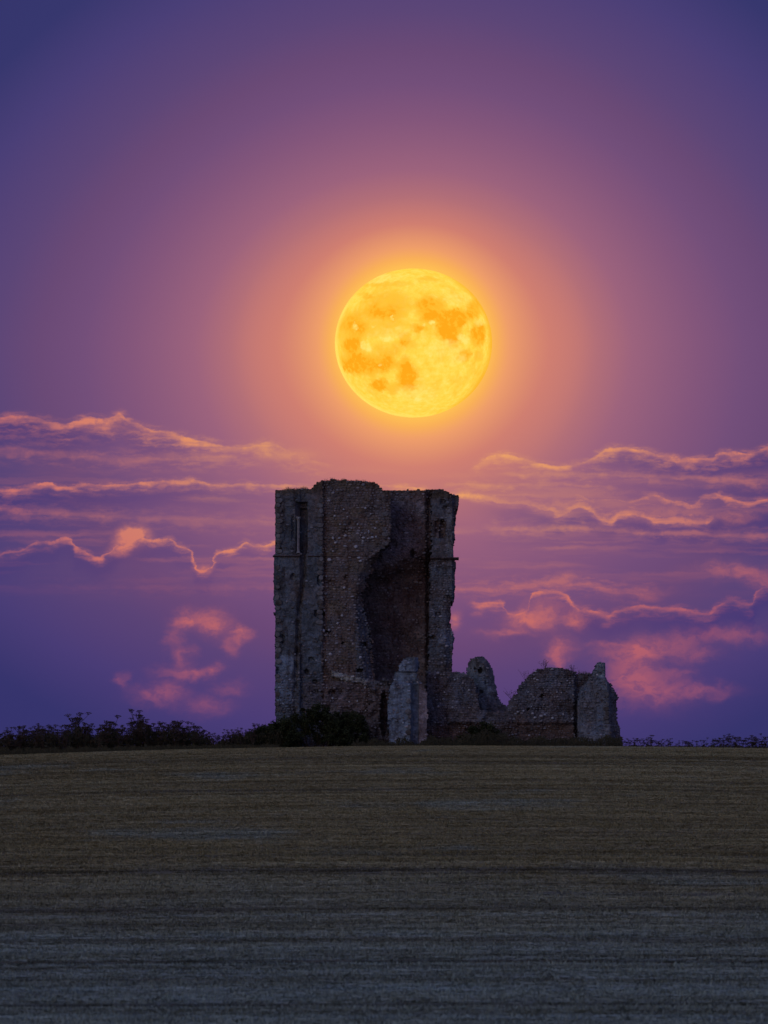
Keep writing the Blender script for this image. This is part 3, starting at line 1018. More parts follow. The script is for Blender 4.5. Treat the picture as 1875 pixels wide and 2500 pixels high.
def front_relief(x, y):
    h = 0.0
    if x < 734: h = .34
    elif x < 789: h = .22 * (1 - ss(1500, 1700, y) * .8)
    # belfry window slit with its splay
    if 1228 < y < 1352:
        if 734 < x < 751: h = -.45 if y > 1240 else -.2
        elif 718 < x <= 734: h = .34 - .40 * ss(719, 733, x)
    # long vertical break where the stair wall has fallen
    if y > 1352:
        d = abs(x - crackx(y) + 2.5 * mn.noise((y * .05, 1, 1)))
        w = 6.5 + 2.5 * mn.noise((y * .03, 5, 1))
        h -= .30 * (1 - ss(w * .2, w, d)) * (1 - .5 * ss(1640, 1740, y)) * (.7 + .9 * mn.noise((y * .06, 3, 1)))
    # splayed, broken right edge
    ex = float(np.interp(y, [1190, 1345, 1370, 1395, 1420, 1480, 1540, 1600, 1665, 1700, 1830], [955, 952, 918, 908, 900, 889, 900, 908, 916, 925, 920]))
    if 1350 < y < 1660:
        h -= .7 * ss(ex - 30, ex, x)
    # put-log holes and lost patches
    for hx, hy, rx, ry, dd in ((800, 1542, 6, 4, .5), (786, 1499, 7, 10, .3), (772, 1499, 4, 9, .25), (878, 1636, 7, 5, .6), (888, 1573, 7, 6, .45), (780, 1418, 5, 14, .22),
                               (838, 1570, 4, 3, .3), (845, 1410, 6, 4, .2), (811, 1692, 9, 7, .35), (770, 1665, 7, 6, .3), (750, 1640, 6, 6, .3), (690, 1560, 5, 12, .22),
                               (679, 1640, 4, 10, .22), (716, 1410, 7, 10, .2), (684, 1342, 4, 5, .2), (850, 1300, 14, 9, .14), (862, 1280, 12, 8, .12), (775, 1690, 14, 5, .25),
                               (810, 1424, 16, 8, .12), (760, 1610, 8, 6, .2), (828, 1652, 14, 4, -.12), (716, 1290, 4, 34, .2)):
        q = ((x - hx) / rx) ** 2 + ((y - hy) / ry) ** 2
        if q < 1.5: h -= dd * (1 - ss(.4, 1.3, q))
    # scar of the old roof line, and the rougher core below it
    if 810 < x < 920:
        ly = float(np.interp(x, [810, 850, 880, 915], [1640, 1652, 1657, 1672]))
        if ly - 3 < y < ly + 12: h += .16
    if y > 1665 and x > 780: h += .08 - .35 * max(0, mn.noise((x * .05, y * .05, 2)))
    return h


def front_tint(x, y):
    k_ = mn.noise((x * .02, y * .02, 3.7))
    n2 = mn.noise((x * .06, y * .05, 1.7))
    if x < 787:
        t = lerp3(BLUE, BROWN, min(1, max(0, .28 + .8 * k_ + .3 * n2 - .35 * ss(1300, 1560, y) + .25 * (1 - ss(1195, 1330, y)))))
    else:
        t = lerp3(BROWN, BLUE, min(1, max(0, .10 + .55 * k_ + .25 * n2)))
        t = lerp3(t, (.20, .17, .12), .4 * ss(0, .4, mn.noise((x * .03, y * .03, 9))))
    if 787 <= x < 800: t = lerp3(t, RED, .35)
    if x > 870 and 1480 < y < 1660 and x < 905: t = lerp3(t, BLUE, .8)
    if 675 < x < 722 and 1600 < y < 1720: t = lerp3(t, (.22, .29, .40), .8)
    if 810 < x < 920:
        ly = float(np.interp(x, [810, 850, 880, 915], [1640, 1652, 1657, 1672]))
        if ly - 3 < y < ly + 13: t = lerp3(t, (.40, .43, .42), .85)
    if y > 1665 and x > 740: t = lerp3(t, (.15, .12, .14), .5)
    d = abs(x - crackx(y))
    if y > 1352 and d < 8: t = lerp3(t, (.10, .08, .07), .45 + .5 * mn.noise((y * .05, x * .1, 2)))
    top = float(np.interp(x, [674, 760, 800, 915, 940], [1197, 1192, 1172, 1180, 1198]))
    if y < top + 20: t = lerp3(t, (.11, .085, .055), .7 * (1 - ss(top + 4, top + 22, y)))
    return t


def front_rub(x, y):
    if 786 < x: return .93
    if y > 1640: return .75
    return .16 if x < 733 else .12


front_out = [(674, 1200), (690, 1198), (705, 1196), (722, 1195), (745, 1194), (758, 1195), (764, 1189), (776, 1180), (790, 1174), (810, 1170), (830, 1173), (850, 1172),
             (880, 1174), (912, 1178), (921, 1183), (931, 1192), (938, 1200), (944, 1197), (952, 1197), (953, 1290), (950, 1326), (940, 1338), (929, 1342), (922, 1360), (908, 1372), (905, 1394), (893, 1408), (893, 1432), (880, 1446), (884, 1482),
             (893, 1510), (900, 1540), (905, 1570), (908, 1600), (910, 1640), (920, 1662), (928, 1690), (924, 1720), (922, BY), (676, BY), (675, 1760), (672, 1700), (673, 1640), (674, 1560),
             (672, 1475), (669, 1460), (669, 1375), (670, 1358), (672, 1340)]


def fcrisp(x, y):
    if x > 860 and 1345 < y < 1660: return 2.7
    return .25 if (x < 690 and y < 1460) else .9


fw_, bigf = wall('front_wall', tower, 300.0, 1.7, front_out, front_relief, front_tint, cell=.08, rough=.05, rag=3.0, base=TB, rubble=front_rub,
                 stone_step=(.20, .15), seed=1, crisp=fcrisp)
put_big(fw_, bigf, 170, 1)
def pale_stones(parent, base, Y, spots, seed=1):
    r = random.Random(seed)
    for px_, py_, w_, h_ in spots:
        p_2 = at(px_, py_, Y)
        o = link('stone', r.choice(PALES), None, parent, (p_2.x - base[0], Y - base[1] - .03, p_2.z - base[2]))
        o.scale = (w_ * Y / FPX / 2, .09, h_ * Y / FPX / 2)
        o.rotation_euler = (0, r.gauss(0, .2), 0)


pale_stones(fw_, TB, 300.0, [(817, 1260, 7, 6), (839, 1244, 6, 5), (813, 1314, 6, 9), (828, 1314, 8, 5), (843, 1308, 9, 7), (887, 1313, 9, 6), (898, 1315, 6, 4), (909, 1312, 9, 6), (918, 1311, 6, 6),
                               (869, 1335, 10, 9), (813, 1346, 6, 5), (892, 1241, 7, 6), (916, 1290, 7, 6), (848, 1262, 5, 4), (873, 1280, 5, 5), (819, 1325, 8, 6), (840, 1435, 7, 7), (835, 1503, 7, 7), (781, 1516, 6, 8),
                               (790, 1540, 7, 9), (824, 1522, 6, 7), (806, 1597, 8, 9), (795, 1612, 6, 6), (880, 1605, 8, 8), (772, 1612, 6, 6), (853, 1713, 6, 7), (872, 1712, 6, 8), (914, 1713, 9, 5), (893, 1735, 6, 5),
                               (812, 1705, 7, 6), (858, 1290, 5, 4), (905, 1255, 6, 4), (830, 1280, 6, 4), (900, 1297, 6, 4), (880, 1370, 9, 7), (804, 1367, 12, 9), (876, 1362, 10, 6)], 3)
quoins(fw_, TB, 674, 1205, 1350, 300 - .34, side=1, seed=4, w=(.24, .38))
quoins(fw_, TB, 672.5, 1380, 1790, 300 - .34, side=1, seed=5, w=(.24, .38), skip=.3)
quoins(fw_, TB, 789, 1215, 1560, 300 - .22, side=-1, seed=6, w=(.24, .36), skip=.2)
quoins(fw_, TB, 932, 1215, 1345, 300.0, side=1, seed=7, w=(.28, .42), skip=.25)

# side wall running back on the left and its return at the rear
side_l, _ = wall('side_wall', tower, 301.6, 7.4, [(676, 1203), (700, 1199), (735, 1199), (748, 1201), (748, BY), (680, BY), (677, 1700), (675, 1380)],
                 None, lambda x, y: BLUE, cell=.35, rough=.05, rag=1.5, base=TB, seed=2)


# right-hand upper wall, set back from the front
def ur_relief(x, y):
    h = 0.0
    h -= (1.35 + .3 * mn.noise((x * .03, 1, 2))) * ss(1338 + .35 * (1035 - x), 1400 + .35 * (1035 - x), y)
    h += .25 * mn.noise((x * .035, y * .03, 4)) * ss(1350, 1400, y)
    if y > 1640: h += .7 * ss(1640, 1675, y)
    if x > 1034 and x < 1070: h -= .35 * ss(1036, 1048, x)
    for hx, hy, rx, ry, dd in ((1008, 1350, 7, 9, .6), (985, 1285, 9, 7, .12), (947, 1230, 6, 6, .15), (962, 1330, 8, 12, .15)):
        q = ((x - hx) / rx) ** 2 + ((y - hy) / ry) ** 2
        if q < 1.5: h -= dd * (1 - ss(.4, 1.3, q))
    return h


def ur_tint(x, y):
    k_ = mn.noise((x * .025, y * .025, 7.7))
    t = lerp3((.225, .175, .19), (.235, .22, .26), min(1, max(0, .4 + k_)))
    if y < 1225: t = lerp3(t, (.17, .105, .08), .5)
    t = lerp3(t, lerp3((.16, .12, .13), (.21, .18, .19), min(1, max(0, .4 + mn.noise((x * .03, y * .03, 2)) + .5 * ss(1560, 1650, y)))), ss(1330 + .3 * (1035 - x), 1380 + .3 * (1035 - x), y))  # recess stone tinted darker: shade of the hollow put into its colour
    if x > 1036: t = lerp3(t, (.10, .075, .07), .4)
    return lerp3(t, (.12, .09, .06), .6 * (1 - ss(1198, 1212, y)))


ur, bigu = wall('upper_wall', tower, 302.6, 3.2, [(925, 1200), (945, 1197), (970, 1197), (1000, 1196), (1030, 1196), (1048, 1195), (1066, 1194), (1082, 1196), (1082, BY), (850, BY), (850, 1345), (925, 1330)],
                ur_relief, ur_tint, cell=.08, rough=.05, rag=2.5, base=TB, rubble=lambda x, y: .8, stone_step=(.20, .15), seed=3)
put_big(ur, bigu, 34, 2)


# right pier with the jamb of a lost window
def rp_relief(x, y):
    h = 0.0
    q = ((x - 1081) / 9) ** 2 + ((y - 1292) / 27) ** 2
    if y < 1292 and q < 1: h -= .35 * (1 - ss(.5, 1, q))
    elif 1292 <= y < 1312 and 1073 < x < 1089: h -= .3
    if 1062 < x < 1073 and 1270 < y < 1300: h -= .12
    if x > 1104: h -= .3 * ss(1103, 1109, x)
    for hx, hy, rx, ry, dd in ((1055, 1556, 8, 4, .4), (1081, 1224, 7, 5, .2), (1088, 1240, 8, 5, .15), (1072, 1390, 7, 8, .15), (1092, 1460, 10, 6, .15), (1070, 1500, 8, 6, .15)):
        q = ((x - hx) / rx) ** 2 + ((y - hy) / ry) ** 2
        if q < 1.5: h -= dd * (1 - ss(.4, 1.3, q))
    h -= .25 * ss(1440, 1500, y) * ss(1085, 1100, x)
    return h


def rp_tint(x, y):
    k_ = mn.noise((x * .03, y * .03, 17.7))
    t = lerp3((.15, .135, .145), BLUE, min(1, max(0, .45 + .9 * k_)))
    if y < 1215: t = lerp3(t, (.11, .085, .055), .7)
    if 1270 < y < 1312 and 1060 < x < 1090: t = lerp3(t, RED, .5)
    if 1088 < x < 1104 and 1240 < y < 1350: t = lerp3(t, PALE, .35)
    if 1535 < y < 1575 and x > 1068: t = lerp3(t, (.20, .25, .34), .85)
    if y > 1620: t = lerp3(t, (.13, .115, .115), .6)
    return t


rp_out = [(1054, 1200), (1068, 1195), (1082, 1196), (1095, 1202), (1108, 1208), (1120, 1209), (1120, 1221), (1117, 1232), (1113, 1244), (1111, 1270), (1109, 1300), (1106, 1356), (1112, 1366), (1111, 1400),
          (1109, 1452), (1103, 1466), (1099, 1485), (1098, 1520), (1101, 1536), (1105, 1541), (1106, 1570), (1103, 1600), (1102, 1650), (1103, BY), (1042, BY), (1043, 1700), (1048, 1600), (1050, 1400), (1054, 1340)]
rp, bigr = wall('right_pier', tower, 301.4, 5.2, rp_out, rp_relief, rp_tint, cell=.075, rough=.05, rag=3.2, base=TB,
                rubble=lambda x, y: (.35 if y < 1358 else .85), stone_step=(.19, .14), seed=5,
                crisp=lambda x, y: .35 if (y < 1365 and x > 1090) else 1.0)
put_big(rp, bigr, 45, 4)
quoins(rp, TB, 1109, 1245, 1352, 301.4 - .02, side=-1, seed=8, w=(.2, .3), skip=.3, xdrift=lambda y: -(y - 1245) * .03, proud=-.05)


# string course: a moulded ledge broken into lengths
def ledge(parent, base, a, b_, py, Y, hgt, proud, seed, tilt=0.0, tint=(.13, .11, .12)):
    r = random.Random(seed)
    m = Y / FPX
    V, F, T = [], [], []
    n = max(2, int((b_ - a) / 3))
    prof = [(0.15, hgt * .5), (-proud * .9, hgt * .5), (-proud, hgt * .25), (-proud * .75, -hgt * .1), (-proud * .2, -hgt * .5), (.15, -hgt * .5)]
    for i in range(n + 1):
        x = a + (b_ - a) * i / n
        wear = .8 + .35 * mn.noise((x * .15, seed, 1))
        p = at(x, py + tilt * (x - a), Y)
        for d, z in prof:
            V.append((p.x - base[0], Y + (d * wear if d < 0 else d) - base[1], p.z + z * (.9 + .2 * mn.noise((x * .2, z * 9, 3))) - base[2]))
            T.append(tint)
    k_ = len(prof)
    for i in range(n):
        for j in range(k_):
            j2 = (j + 1) % k_
            F.append((i * k_ + j, i * k_ + j2, (i + 1) * k_ + j2, (i + 1) * k_ + j))
    F.append(tuple(range(k_))[::-1]); F.append(tuple(range(n * k_, n * k_ + k_)))
    return link('string_course', mesh_from('string_course', V, F, T), M_WALL, parent)


ledge(tower, TB, 666, 733, 1358, 300 - .34, .10, .15, 1)
ledge(tower, TB, 752, 789, 1358, 300 - .22, .08, .12, 2)
ledge(tower, TB, 791, 925, 1358.5, 300.0, .05, .08, 3, tint=(.14, .115, .115))
ledge(tower, TB, 1050, 1120, 1363.5, 301.4, .17, .26, 4, tilt=.01)

# shaft of the belfry window, with cap and base
def lathe(name, parent, base, px_, py0, py1, Y, prof, tint, mat, n=12):
    p0 = at(px_, py1, Y); p1 = at(px_, py0, Y)
    V, F = [], []
    for t, r_ in prof:
        z = p0.z + (p1.z - p0.z) * t
        for a in range(n):
            V.append((p0.x - base[0] + r_ * math.cos(2 * PI * a / n), Y - base[1] + r_ * math.sin(2 * PI * a / n), z - base[2]))
    for k_ in range(len(prof) - 1):
        for a in range(n):
            b_ = (a + 1) % n
            F.append((k_ * n + a, k_ * n + b_, (k_ + 1) * n + b_, (k_ + 1) * n + a))
    return link(name, mesh_from(name, V, F, [tint] * len(V), True), mat, parent)


lathe('window_shaft', tower, TB, 728.5, 1262, 1350, 299.72, [(0, .12), (.03, .12), (.04, .08), (.93, .075), (.94, .11), (1.0, .14)], (.33, .34, .38), M_WALL)

# =================================================================== free-standing pier in front of the opening
pb = at(995, 1826, 296.5)
PB = (pb.x, 296.9, gz(pb.x, 296.9))
pier = empty('ruined_pier', PB)
tag(pier, 'pale blue-grey pier fragment with narrow head before the broken tower opening', 'ruined pier')
pier_out = [(975, 1625), (984, 1610), (1000, 1606), (1022, 1608), (1022, 1628), (1016, 1640), (1021, 1660), (1030, 1672), (1040, 1685), (1042, 1715), (1043, 1760), (1041, 1800), (1044, BY),
            (950, BY), (950, 1790), (947, 1735), (951, 1690), (955, 1672), (962, 1662), (963, 1642), (974, 1640)]


def pier_relief(x, y):
    if y < 1642: return .5 - .4 * ss(1012, 1022, x)
    h = .55
    if x > 1003: h -= .6 * ss(1003, 1006, x) * ss(1650, 1690, y)     # re-entrant angle
    if x > 1021: h += .22 * ss(1021, 1024, x)
    if y < 1668: h -= .2
    q = ((x - 962) / 9) ** 2 + ((y - 1768) / 12) ** 2
    if q < 1.3: h -= .06
    return h


def pier_tint(x, y):
    if x > 1022 and y > 1668: return (.27, .235, .275)
    t = lerp3((.25, .33, .44), (.17, .215, .29), max(0, min(1, .5 + .9 * mn.noise((x * .06, y * .06, 3)))))
    if y > 1760: t = lerp3(t, BROWN, .25 * ss(1760, 1830, y))
    return t


psh, bigp = wall('pier_shaft', pier, 297.4, 1.5, pier_out, pier_relief, pier_tint, cell=.07, rough=.045, rag=2.4, base=PB, rubble=lambda x, y: .42 if x < 1004 else .1,
               stone_step=(.2, .15), seed=6, crisp=lambda x, y: .8)
put_big(psh, bigp, 14, 5)
quoins(psh, PB, 1004, 1692, 1815, 297.4 - .55, side=-1, seed=9, w=(.2, .3), skip=.35)

# low wall and doorway lump between the tower and the pier
lb = at(935, 1826, 299.2)
LB = (lb.x, 299.6, gz(lb.x, 299.6))
lump = empty('rubble_lump', LB)
tag(lump, 'dark rubble stump with a small arched hollow between the tower front and the pale pier', 'wall stump')


def lump_relief(x, y):
    q = ((x - 938) / 10) ** 2 + ((y - 1745) / 60) ** 2
    return -.9 * (1 - ss(.5, 1.1, q)) + .25 * mn.noise((x * .06, y * .06, 2))


wall('stump', lump, 299.0, 1.6, [(905, 1665), (925, 1663), (940, 1655), (965, 1662), (985, 1680), (985, BY), (895, BY), (897, 1740)], lump_relief,
     lambda x, y: lerp3((.15, .125, .13), BLUE, .6 * (1 - ss(1665, 1690, y))), cell=.09, rough=.07, rag=4, base=LB, rubble=lambda x, y: .7, seed=7)

# =================================================================== low wall beside the pier
wb = at(1108, 1826, 299)
WB = (wb.x, 299.6, gz(wb.x, 299.6))
lw = empty('ruined_wall', WB)
tag(lw, 'low round-topped flint wall between the tower and the tall rounded stump', 'ruined wall')


def gen_tint(seed, red_y=1770):
    def f(x, y):
        t = lerp3((.15, .125, .135), (.15, .17, .225), min(1, max(0, .5 + .9 * mn.noise((x * .025, y * .03, seed)))))
        return lerp3(t, (.125, .08, .062), .8 * ss(red_y - 12, red_y + 8, y))
    return f


lww, bigw = wall('flint_wall', lw, 299.0, 1.1, [(1042, 1650), (1050, 1642), (1070, 1637), (1085, 1639), (1105, 1641), (1130, 1643), (1148, 1650), (1158, 1662), (1164, 1682), (1167, 1705), (1172, 1735), (1240, 1738), (1260, 1748),
                                              (1262, BY), (1040, BY)],
               lambda x, y: (.14 * mn.noise((x * .05, y * .05, 6)) - .25 * ss(1762, 1768, y) * (1 - ss(1780, 1800, y)) * (1 if 1095 < x < 1200 else .3)), gen_tint(3.3), cell=.08, rough=.07, rag=3.6, base=WB,
               rubble=lambda x, y: .95, stone_step=(.17, .125), seed=8)
put_big(lww, bigw, 55, 6)
pale_stones(lww, WB, 299.0, [(1070, 1725, 7, 6), (1105, 1727, 6, 5), (1062, 1655, 6, 4), (1110, 1660, 6, 4), (1145, 1685, 6, 5), (1194, 1779, 7, 6), (1085, 1690, 6, 4), (1130, 1668, 6, 4)], 6)

# tall rounded stump behind the low wall
sb = at(1185, 1826, 301)
SB = (sb.x, 301.2, gz(sb.x, 301.2))
stump = empty('ruined_stump', SB)
tag(stump, 'tall rounded wall stump with pale patches rising behind the low flint wall', 'wall stump')


def st_relief(x, y):
    h = .1 * mn.noise((x * .05, y * .05, 3))
    for hx, hy, rx, ry, dd in ((1173, 1637, 6, 6, .5), (1160, 1632, 3, 3, .3), (1186, 1668, 4, 5, .2), (1176, 1690, 5, 4, .2)):
        q = ((x - hx) / rx) ** 2 + ((y - hy) / ry) ** 2
        if q < 1.5: h -= dd * (1 - ss(.4, 1.3, q))
    # rounded towards the edges
    c_ = float(np.interp(y, [1600, 1700, 1740], [1170, 1182, 1190]))
    w_ = float(np.interp(y, [1600, 1640, 1700, 1740], [14, 30, 34, 50]))
    return h - .5 * min(1.2, ((x - c_) / w_) ** 2)


def st_tint(x, y):
    t = lerp3((.15, .18, .22), (.24, .28, .34), min(1, max(0, .4 + 1.0 * mn.noise((x * .05, y * .04, 13)))))
    if y < 1655: t = lerp3(t, (.14, .15, .16), .7 * (1 - ss(1620, 1655, y)))
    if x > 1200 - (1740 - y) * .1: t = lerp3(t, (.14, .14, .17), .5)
    return t


sts, bigs = wall('stump_shaft', stump, 300.8, 1.1, [(1141, 1650), (1141, 1634), (1144, 1618), (1151, 1608), (1162, 1603), (1176, 1603), (1187, 1609), (1195, 1618), (1202, 1632), (1207, 1650), (1210, 1676), (1214, 1697),
                                                  (1219, 1710), (1228, 1717), (1237, 1724), (1243, 1730), (1246, BY), (1140, BY)], st_relief, st_tint,
               cell=.075, rough=.05, rag=2.4, base=SB, rubble=lambda x, y: .5, stone_step=(.18, .13), seed=9)
put_big(sts, bigs, 14, 7)

# =================================================================== domed wall on the right
rb = at(1330, 1826, 299)
RB = (rb.x, 299.6, gz(rb.x, 299.6))
rw_ = empty('ruined_wall', RB)
tag(rw_, 'dome-topped flint wall with redder base left of the buttressed gable end', 'ruined wall')


def rw_relief(x, y):
    h = .13 * mn.noise((x * .04, y * .05, 16)) - .22 * ss(1764, 1769, y) * (1 - ss(1785, 1805, y))
    if x > 1398: h -= .45 * ss(1400, 1409, x)
    for hx, hy, rx, ry, dd in ((1323, 1700, 5, 4, .4), (1372, 1668, 4, 3, .3), (1290, 1732, 5, 4, .3)):
        q = ((x - hx) / rx) ** 2 + ((y - hy) / ry) ** 2
        if q < 1.5: h -= dd * (1 - ss(.4, 1.3, q))
    return h


rww, bigq = wall('flint_wall', rw_, 299.0, 1.3, [(1236, 1734), (1240, 1722), (1244, 1711), (1256, 1700), (1264, 1692), (1267, 1678), (1275, 1668), (1286, 1657), (1296, 1646), (1310, 1638), (1326, 1633), (1345, 1630), (1368, 1631),
                                               (1385, 1634), (1398, 1640), (1410, 1643), (1424, 1644), (1440, 1643), (1448, 1650), (1448, BY), (1236, BY)],
               rw_relief, gen_tint(8.3, 1768), cell=.08, rough=.07, rag=3.4, base=RB, rubble=lambda x, y: .95, stone_step=(.17, .125), seed=10)
put_big(rww, bigq, 75, 8)
pale_stones(rww, RB, 299.0, [(1349, 1753, 8, 7), (1398, 1755, 8, 6), (1348, 1634, 7, 5), (1308, 1640, 7, 4), (1312, 1660, 9, 5), (1300, 1742, 8, 6), (1306, 1752, 9, 6), (1322, 1748, 12, 6), (1278, 1736, 7, 5), (1264, 1738, 7, 5), (1360, 1690, 6, 4),
                             (1385, 1662, 6, 4), (1330, 1745, 8, 5), (1375, 1744, 7, 5), (1290, 1690, 6, 4)], 5)

# =================================================================== gable end with its stone stub
gb = at(1462, 1826, 297.5)
GB = (gb.x, 298.2, gz(gb.x, 298.2))
gab = empty('gable_end', GB)
tag(gab, 'buttressed gable end with square stub on top, at the right end of the ruin', 'ruined gable')


def gb_relief(x, y):
    h = .35
    # shoulder falls back along the slope, side face turns away
    e = float(np.interp(y, [1620, 1650, 1668, 1700, 1760, 1830], [1476, 1476, 1482, 1486, 1487, 1497]))
    h -= .55 * ss(e - 1, e + 6, x) + .02 * max(0, x - e)
    h -= .5 * (1 - ss(1412, 1419, x)) * ss(1660, 1680, y)
    sl = float(np.interp(x, [1410, 1447, 1476, 1500], [1700, 1655, 1655, 1690]))
    if y < sl: h -= .18
    if y > 1768: h += .12
    return h


def gb_tint(x, y):
    t = lerp3((.18, .175, .19), (.19, .24, .32), min(1, max(0, .5 + .9 * mn.noise((x * .04, y * .03, 23)))))
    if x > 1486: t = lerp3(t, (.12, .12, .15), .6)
    if y < 1652 and x > 1445: t = (.22, .27, .33)
    return t


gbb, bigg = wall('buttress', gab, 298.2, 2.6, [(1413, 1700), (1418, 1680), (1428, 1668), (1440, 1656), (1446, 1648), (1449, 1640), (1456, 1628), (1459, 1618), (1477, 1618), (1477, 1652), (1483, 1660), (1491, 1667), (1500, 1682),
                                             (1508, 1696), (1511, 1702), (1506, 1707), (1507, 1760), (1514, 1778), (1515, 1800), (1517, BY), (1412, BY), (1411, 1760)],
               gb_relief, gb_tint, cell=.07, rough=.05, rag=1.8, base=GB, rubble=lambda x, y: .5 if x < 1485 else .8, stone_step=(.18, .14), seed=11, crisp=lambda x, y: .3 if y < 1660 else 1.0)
put_big(gbb, bigg, 20, 9)
quoins(gbb, GB, 1487, 1690, 1815, 298.2 - .35, side=-1, seed=10, w=(.2, .3), skip=.25)
# =================================================================== vegetation
def ribbon(V, F, p0, p1, w0, w1):
    """thin three-sided stem from p0 to p1"""
    d = (p1 - p0)
    if d.length < 1e-5: return
    d.normalize()
    a = d.orthogonal().normalized(); b_ = d.cross(a)
    k_ = len(V)
    for p, w in ((p0, w0), (p1, w1)):
        for t in (0, 2.094, 4.189):
            V.append(p + (a * math.cos(t) + b_ * math.sin(t)) * w)
    for i in range(3):
        j = (i + 1) % 3
        F.append((k_ + i, k_ + j, k_ + 3 + j, k_ + 3 + i))


def umbel_mesh(seed):
    """dry flat-topped seed head: rays with small bunches of seed at their ends; origin at its foot"""
    r = random.Random(seed)
    V, F = [], []
    n = 13
    for i in range(n):
        a = i * 2.399
        rad = .10 * math.sqrt((i + .5) / n) * r.uniform(.85, 1.1)
        tip = Vector((math.cos(a) * rad, math.sin(a) * rad, .10 - rad * rad * 2.2 + r.uniform(-.01, .015)))
        ribbon(V, F, Vector((0, 0, 0)), tip, .004, .003)
        k_ = len(V)
        s = r.uniform(.016, .028)
        V += [tip + Vector((s, 0, 0)), tip + Vector((0, s, 0)), tip + Vector((-s, 0, 0)), tip + Vector((0, -s, 0)), tip + Vector((0, 0, s * .6)), tip - Vector((0, 0, s * .7))]
        for q in range(4):
            q2 = (q + 1) % 4
            F += [(k_ + q, k_ + q2, k_ + 4), (k_ + q2, k_ + q, k_ + 5)]
    me = bpy.data.meshes.new('seed_head')
    me.from_pydata([tuple(v) for v in V], [], F)
    me.materials.append(M_DRY)
    return me


UMB = [umbel_mesh(s) for s in range(4)]


def make_umbellifer(seed, H=1.5, nb=5, lean=0.05, leafy=1.0):
    r = random.Random(seed)
    root = empty('umbellifer_plant', (0, 0, 0))
    V, F = [], []
    p = Vector((0, 0, -.05))
    d = Vector((r.gauss(0, lean), r.gauss(0, lean), 1)).normalized()
    nseg = 6
    heads = []
    joints = []
    for i in range(nseg):
        q = p + d * (H / nseg)
        ribbon(V, F, p, q, .016 * (1 - i / (nseg + 2)), .016 * (1 - (i + 1) / (nseg + 2)))
        joints.append(q.copy())
        d = (d + Vector((r.gauss(0, .06), r.gauss(0, .06), 0))).normalized()
        p = q
    heads.append((p, 1.0))
    for b_ in range(nb):
        j = joints[min(nseg - 2, 1 + int(b_ * (nseg - 2) / nb) + r.randint(0, 1))]
        a = r.uniform(0, 2 * PI)
        L = r.uniform(.12, .30)
        m1 = j + Vector((math.cos(a) * L * .45, math.sin(a) * L * .45, L * .45))
        m2 = m1 + Vector((math.cos(a) * L * .2, math.sin(a) * L * .2, L * .65))
        ribbon(V, F, j, m1, .009, .007); ribbon(V, F, m1, m2, .007, .005)
        heads.append((m2, r.uniform(.65, 1.0)))
        if r.random() < .6:
            a2 = a + r.uniform(.8, 1.6)
            m3 = m1 + Vector((math.cos(a2) * .16, math.sin(a2) * .16, .2))
            ribbon(V, F, m1, m3, .005, .004)
            heads.append((m3, r.uniform(.5, .75)))
    me = bpy.data.meshes.new('stem'); me.from_pydata([tuple(v) for v in V], [], F)
    st_ = link('stem', me, M_DRY, root)
    # withered leaves on the lower stem
    V, F = [], []
    for _ in range(int(26 * leafy)):
        t = r.uniform(.05, .7); a = r.uniform(0, 2 * PI); L = r.uniform(.08, .22)
        c = Vector((0, 0, H * t)); e = c + Vector((math.cos(a) * L, math.sin(a) * L, r.uniform(-.12, .08)))
        s = Vector((-math.sin(a), math.cos(a), .3)) * L * .35
        k_ = len(V)
        mid = (c + e) / 2
        V += [c, mid + s, e, mid - s]
        F.append((k_, k_ + 1, k_ + 2, k_ + 3))
    me = bpy.data.meshes.new('leaves'); me.from_pydata([tuple(v) for v in V], [], F)
    o = link('leaf_cluster', me, M_WEED, root)
    for hp, s in heads:
        o = link('seed_head', r.choice(UMB), None, st_, hp)
        o.scale = (s, s, s)
        o.rotation_euler = (r.gauss(0, .2), r.gauss(0, .2), r.uniform(0, 6))
    return root


def copy_tree(o, parent=None):
    c = o.copy()
    COL.objects.link(c)
    if parent is not None: c.parent = parent
    for ch in o.children: copy_tree(ch, c)
    return c


def place(root, px_, Y, top_py, rz, label, group=None, sx=1.0):
    x = at(px_, 1825, Y).x
    z = gz(x, Y)
    H = at(px_, top_py, Y).z - z
    root.location = (x, Y, z - .02)
    s = max(.2, H)
    root.scale = (s * sx, s * sx, s)
    root.rotation_euler = (0, 0, rz)
    root['label'] = label
    root['category'] = 'plant'
    if group: root['group'] = group


PROTO = [make_umbellifer(200 + i, 0.9, nb, .05, lf) for i, (nb, lf) in enumerate([(5, 1), (6, 1.2), (4, .8), (7, 1.3), (3, .5), (5, .6)])]
used = set()


def plant(i, *a, **k_):
    root = PROTO[i] if i not in used else copy_tree(PROTO[i])
    used.add(i)
    place(root, *a, **k_)
    return root


rv_ = random.Random(77)
GL = 'dead umbellifers along the crest left of the tower'
GR = 'dead umbellifers along the crest right of the gable end'
# skyline of the weeds, left of the tower (picture row of the plant tops)
SKX = [0, 20, 40, 60, 80, 110, 130, 150, 165, 185, 200, 225, 240, 262, 275, 300, 325, 345, 360, 380, 400, 420, 445, 470, 485, 505, 520, 545, 560, 590, 620, 650]
SKY_ = [1788, 1778, 1792, 1776, 1782, 1772, 1776, 1782, 1768, 1756, 1764, 1782, 1776, 1758, 1766, 1780, 1770, 1752, 1762, 1766, 1768, 1762, 1775, 1768, 1772, 1785, 1800, 1790, 1784, 1775, 1776, 1765]


def sky_top(x):
    return float(np.interp(x, SKX, SKY_))


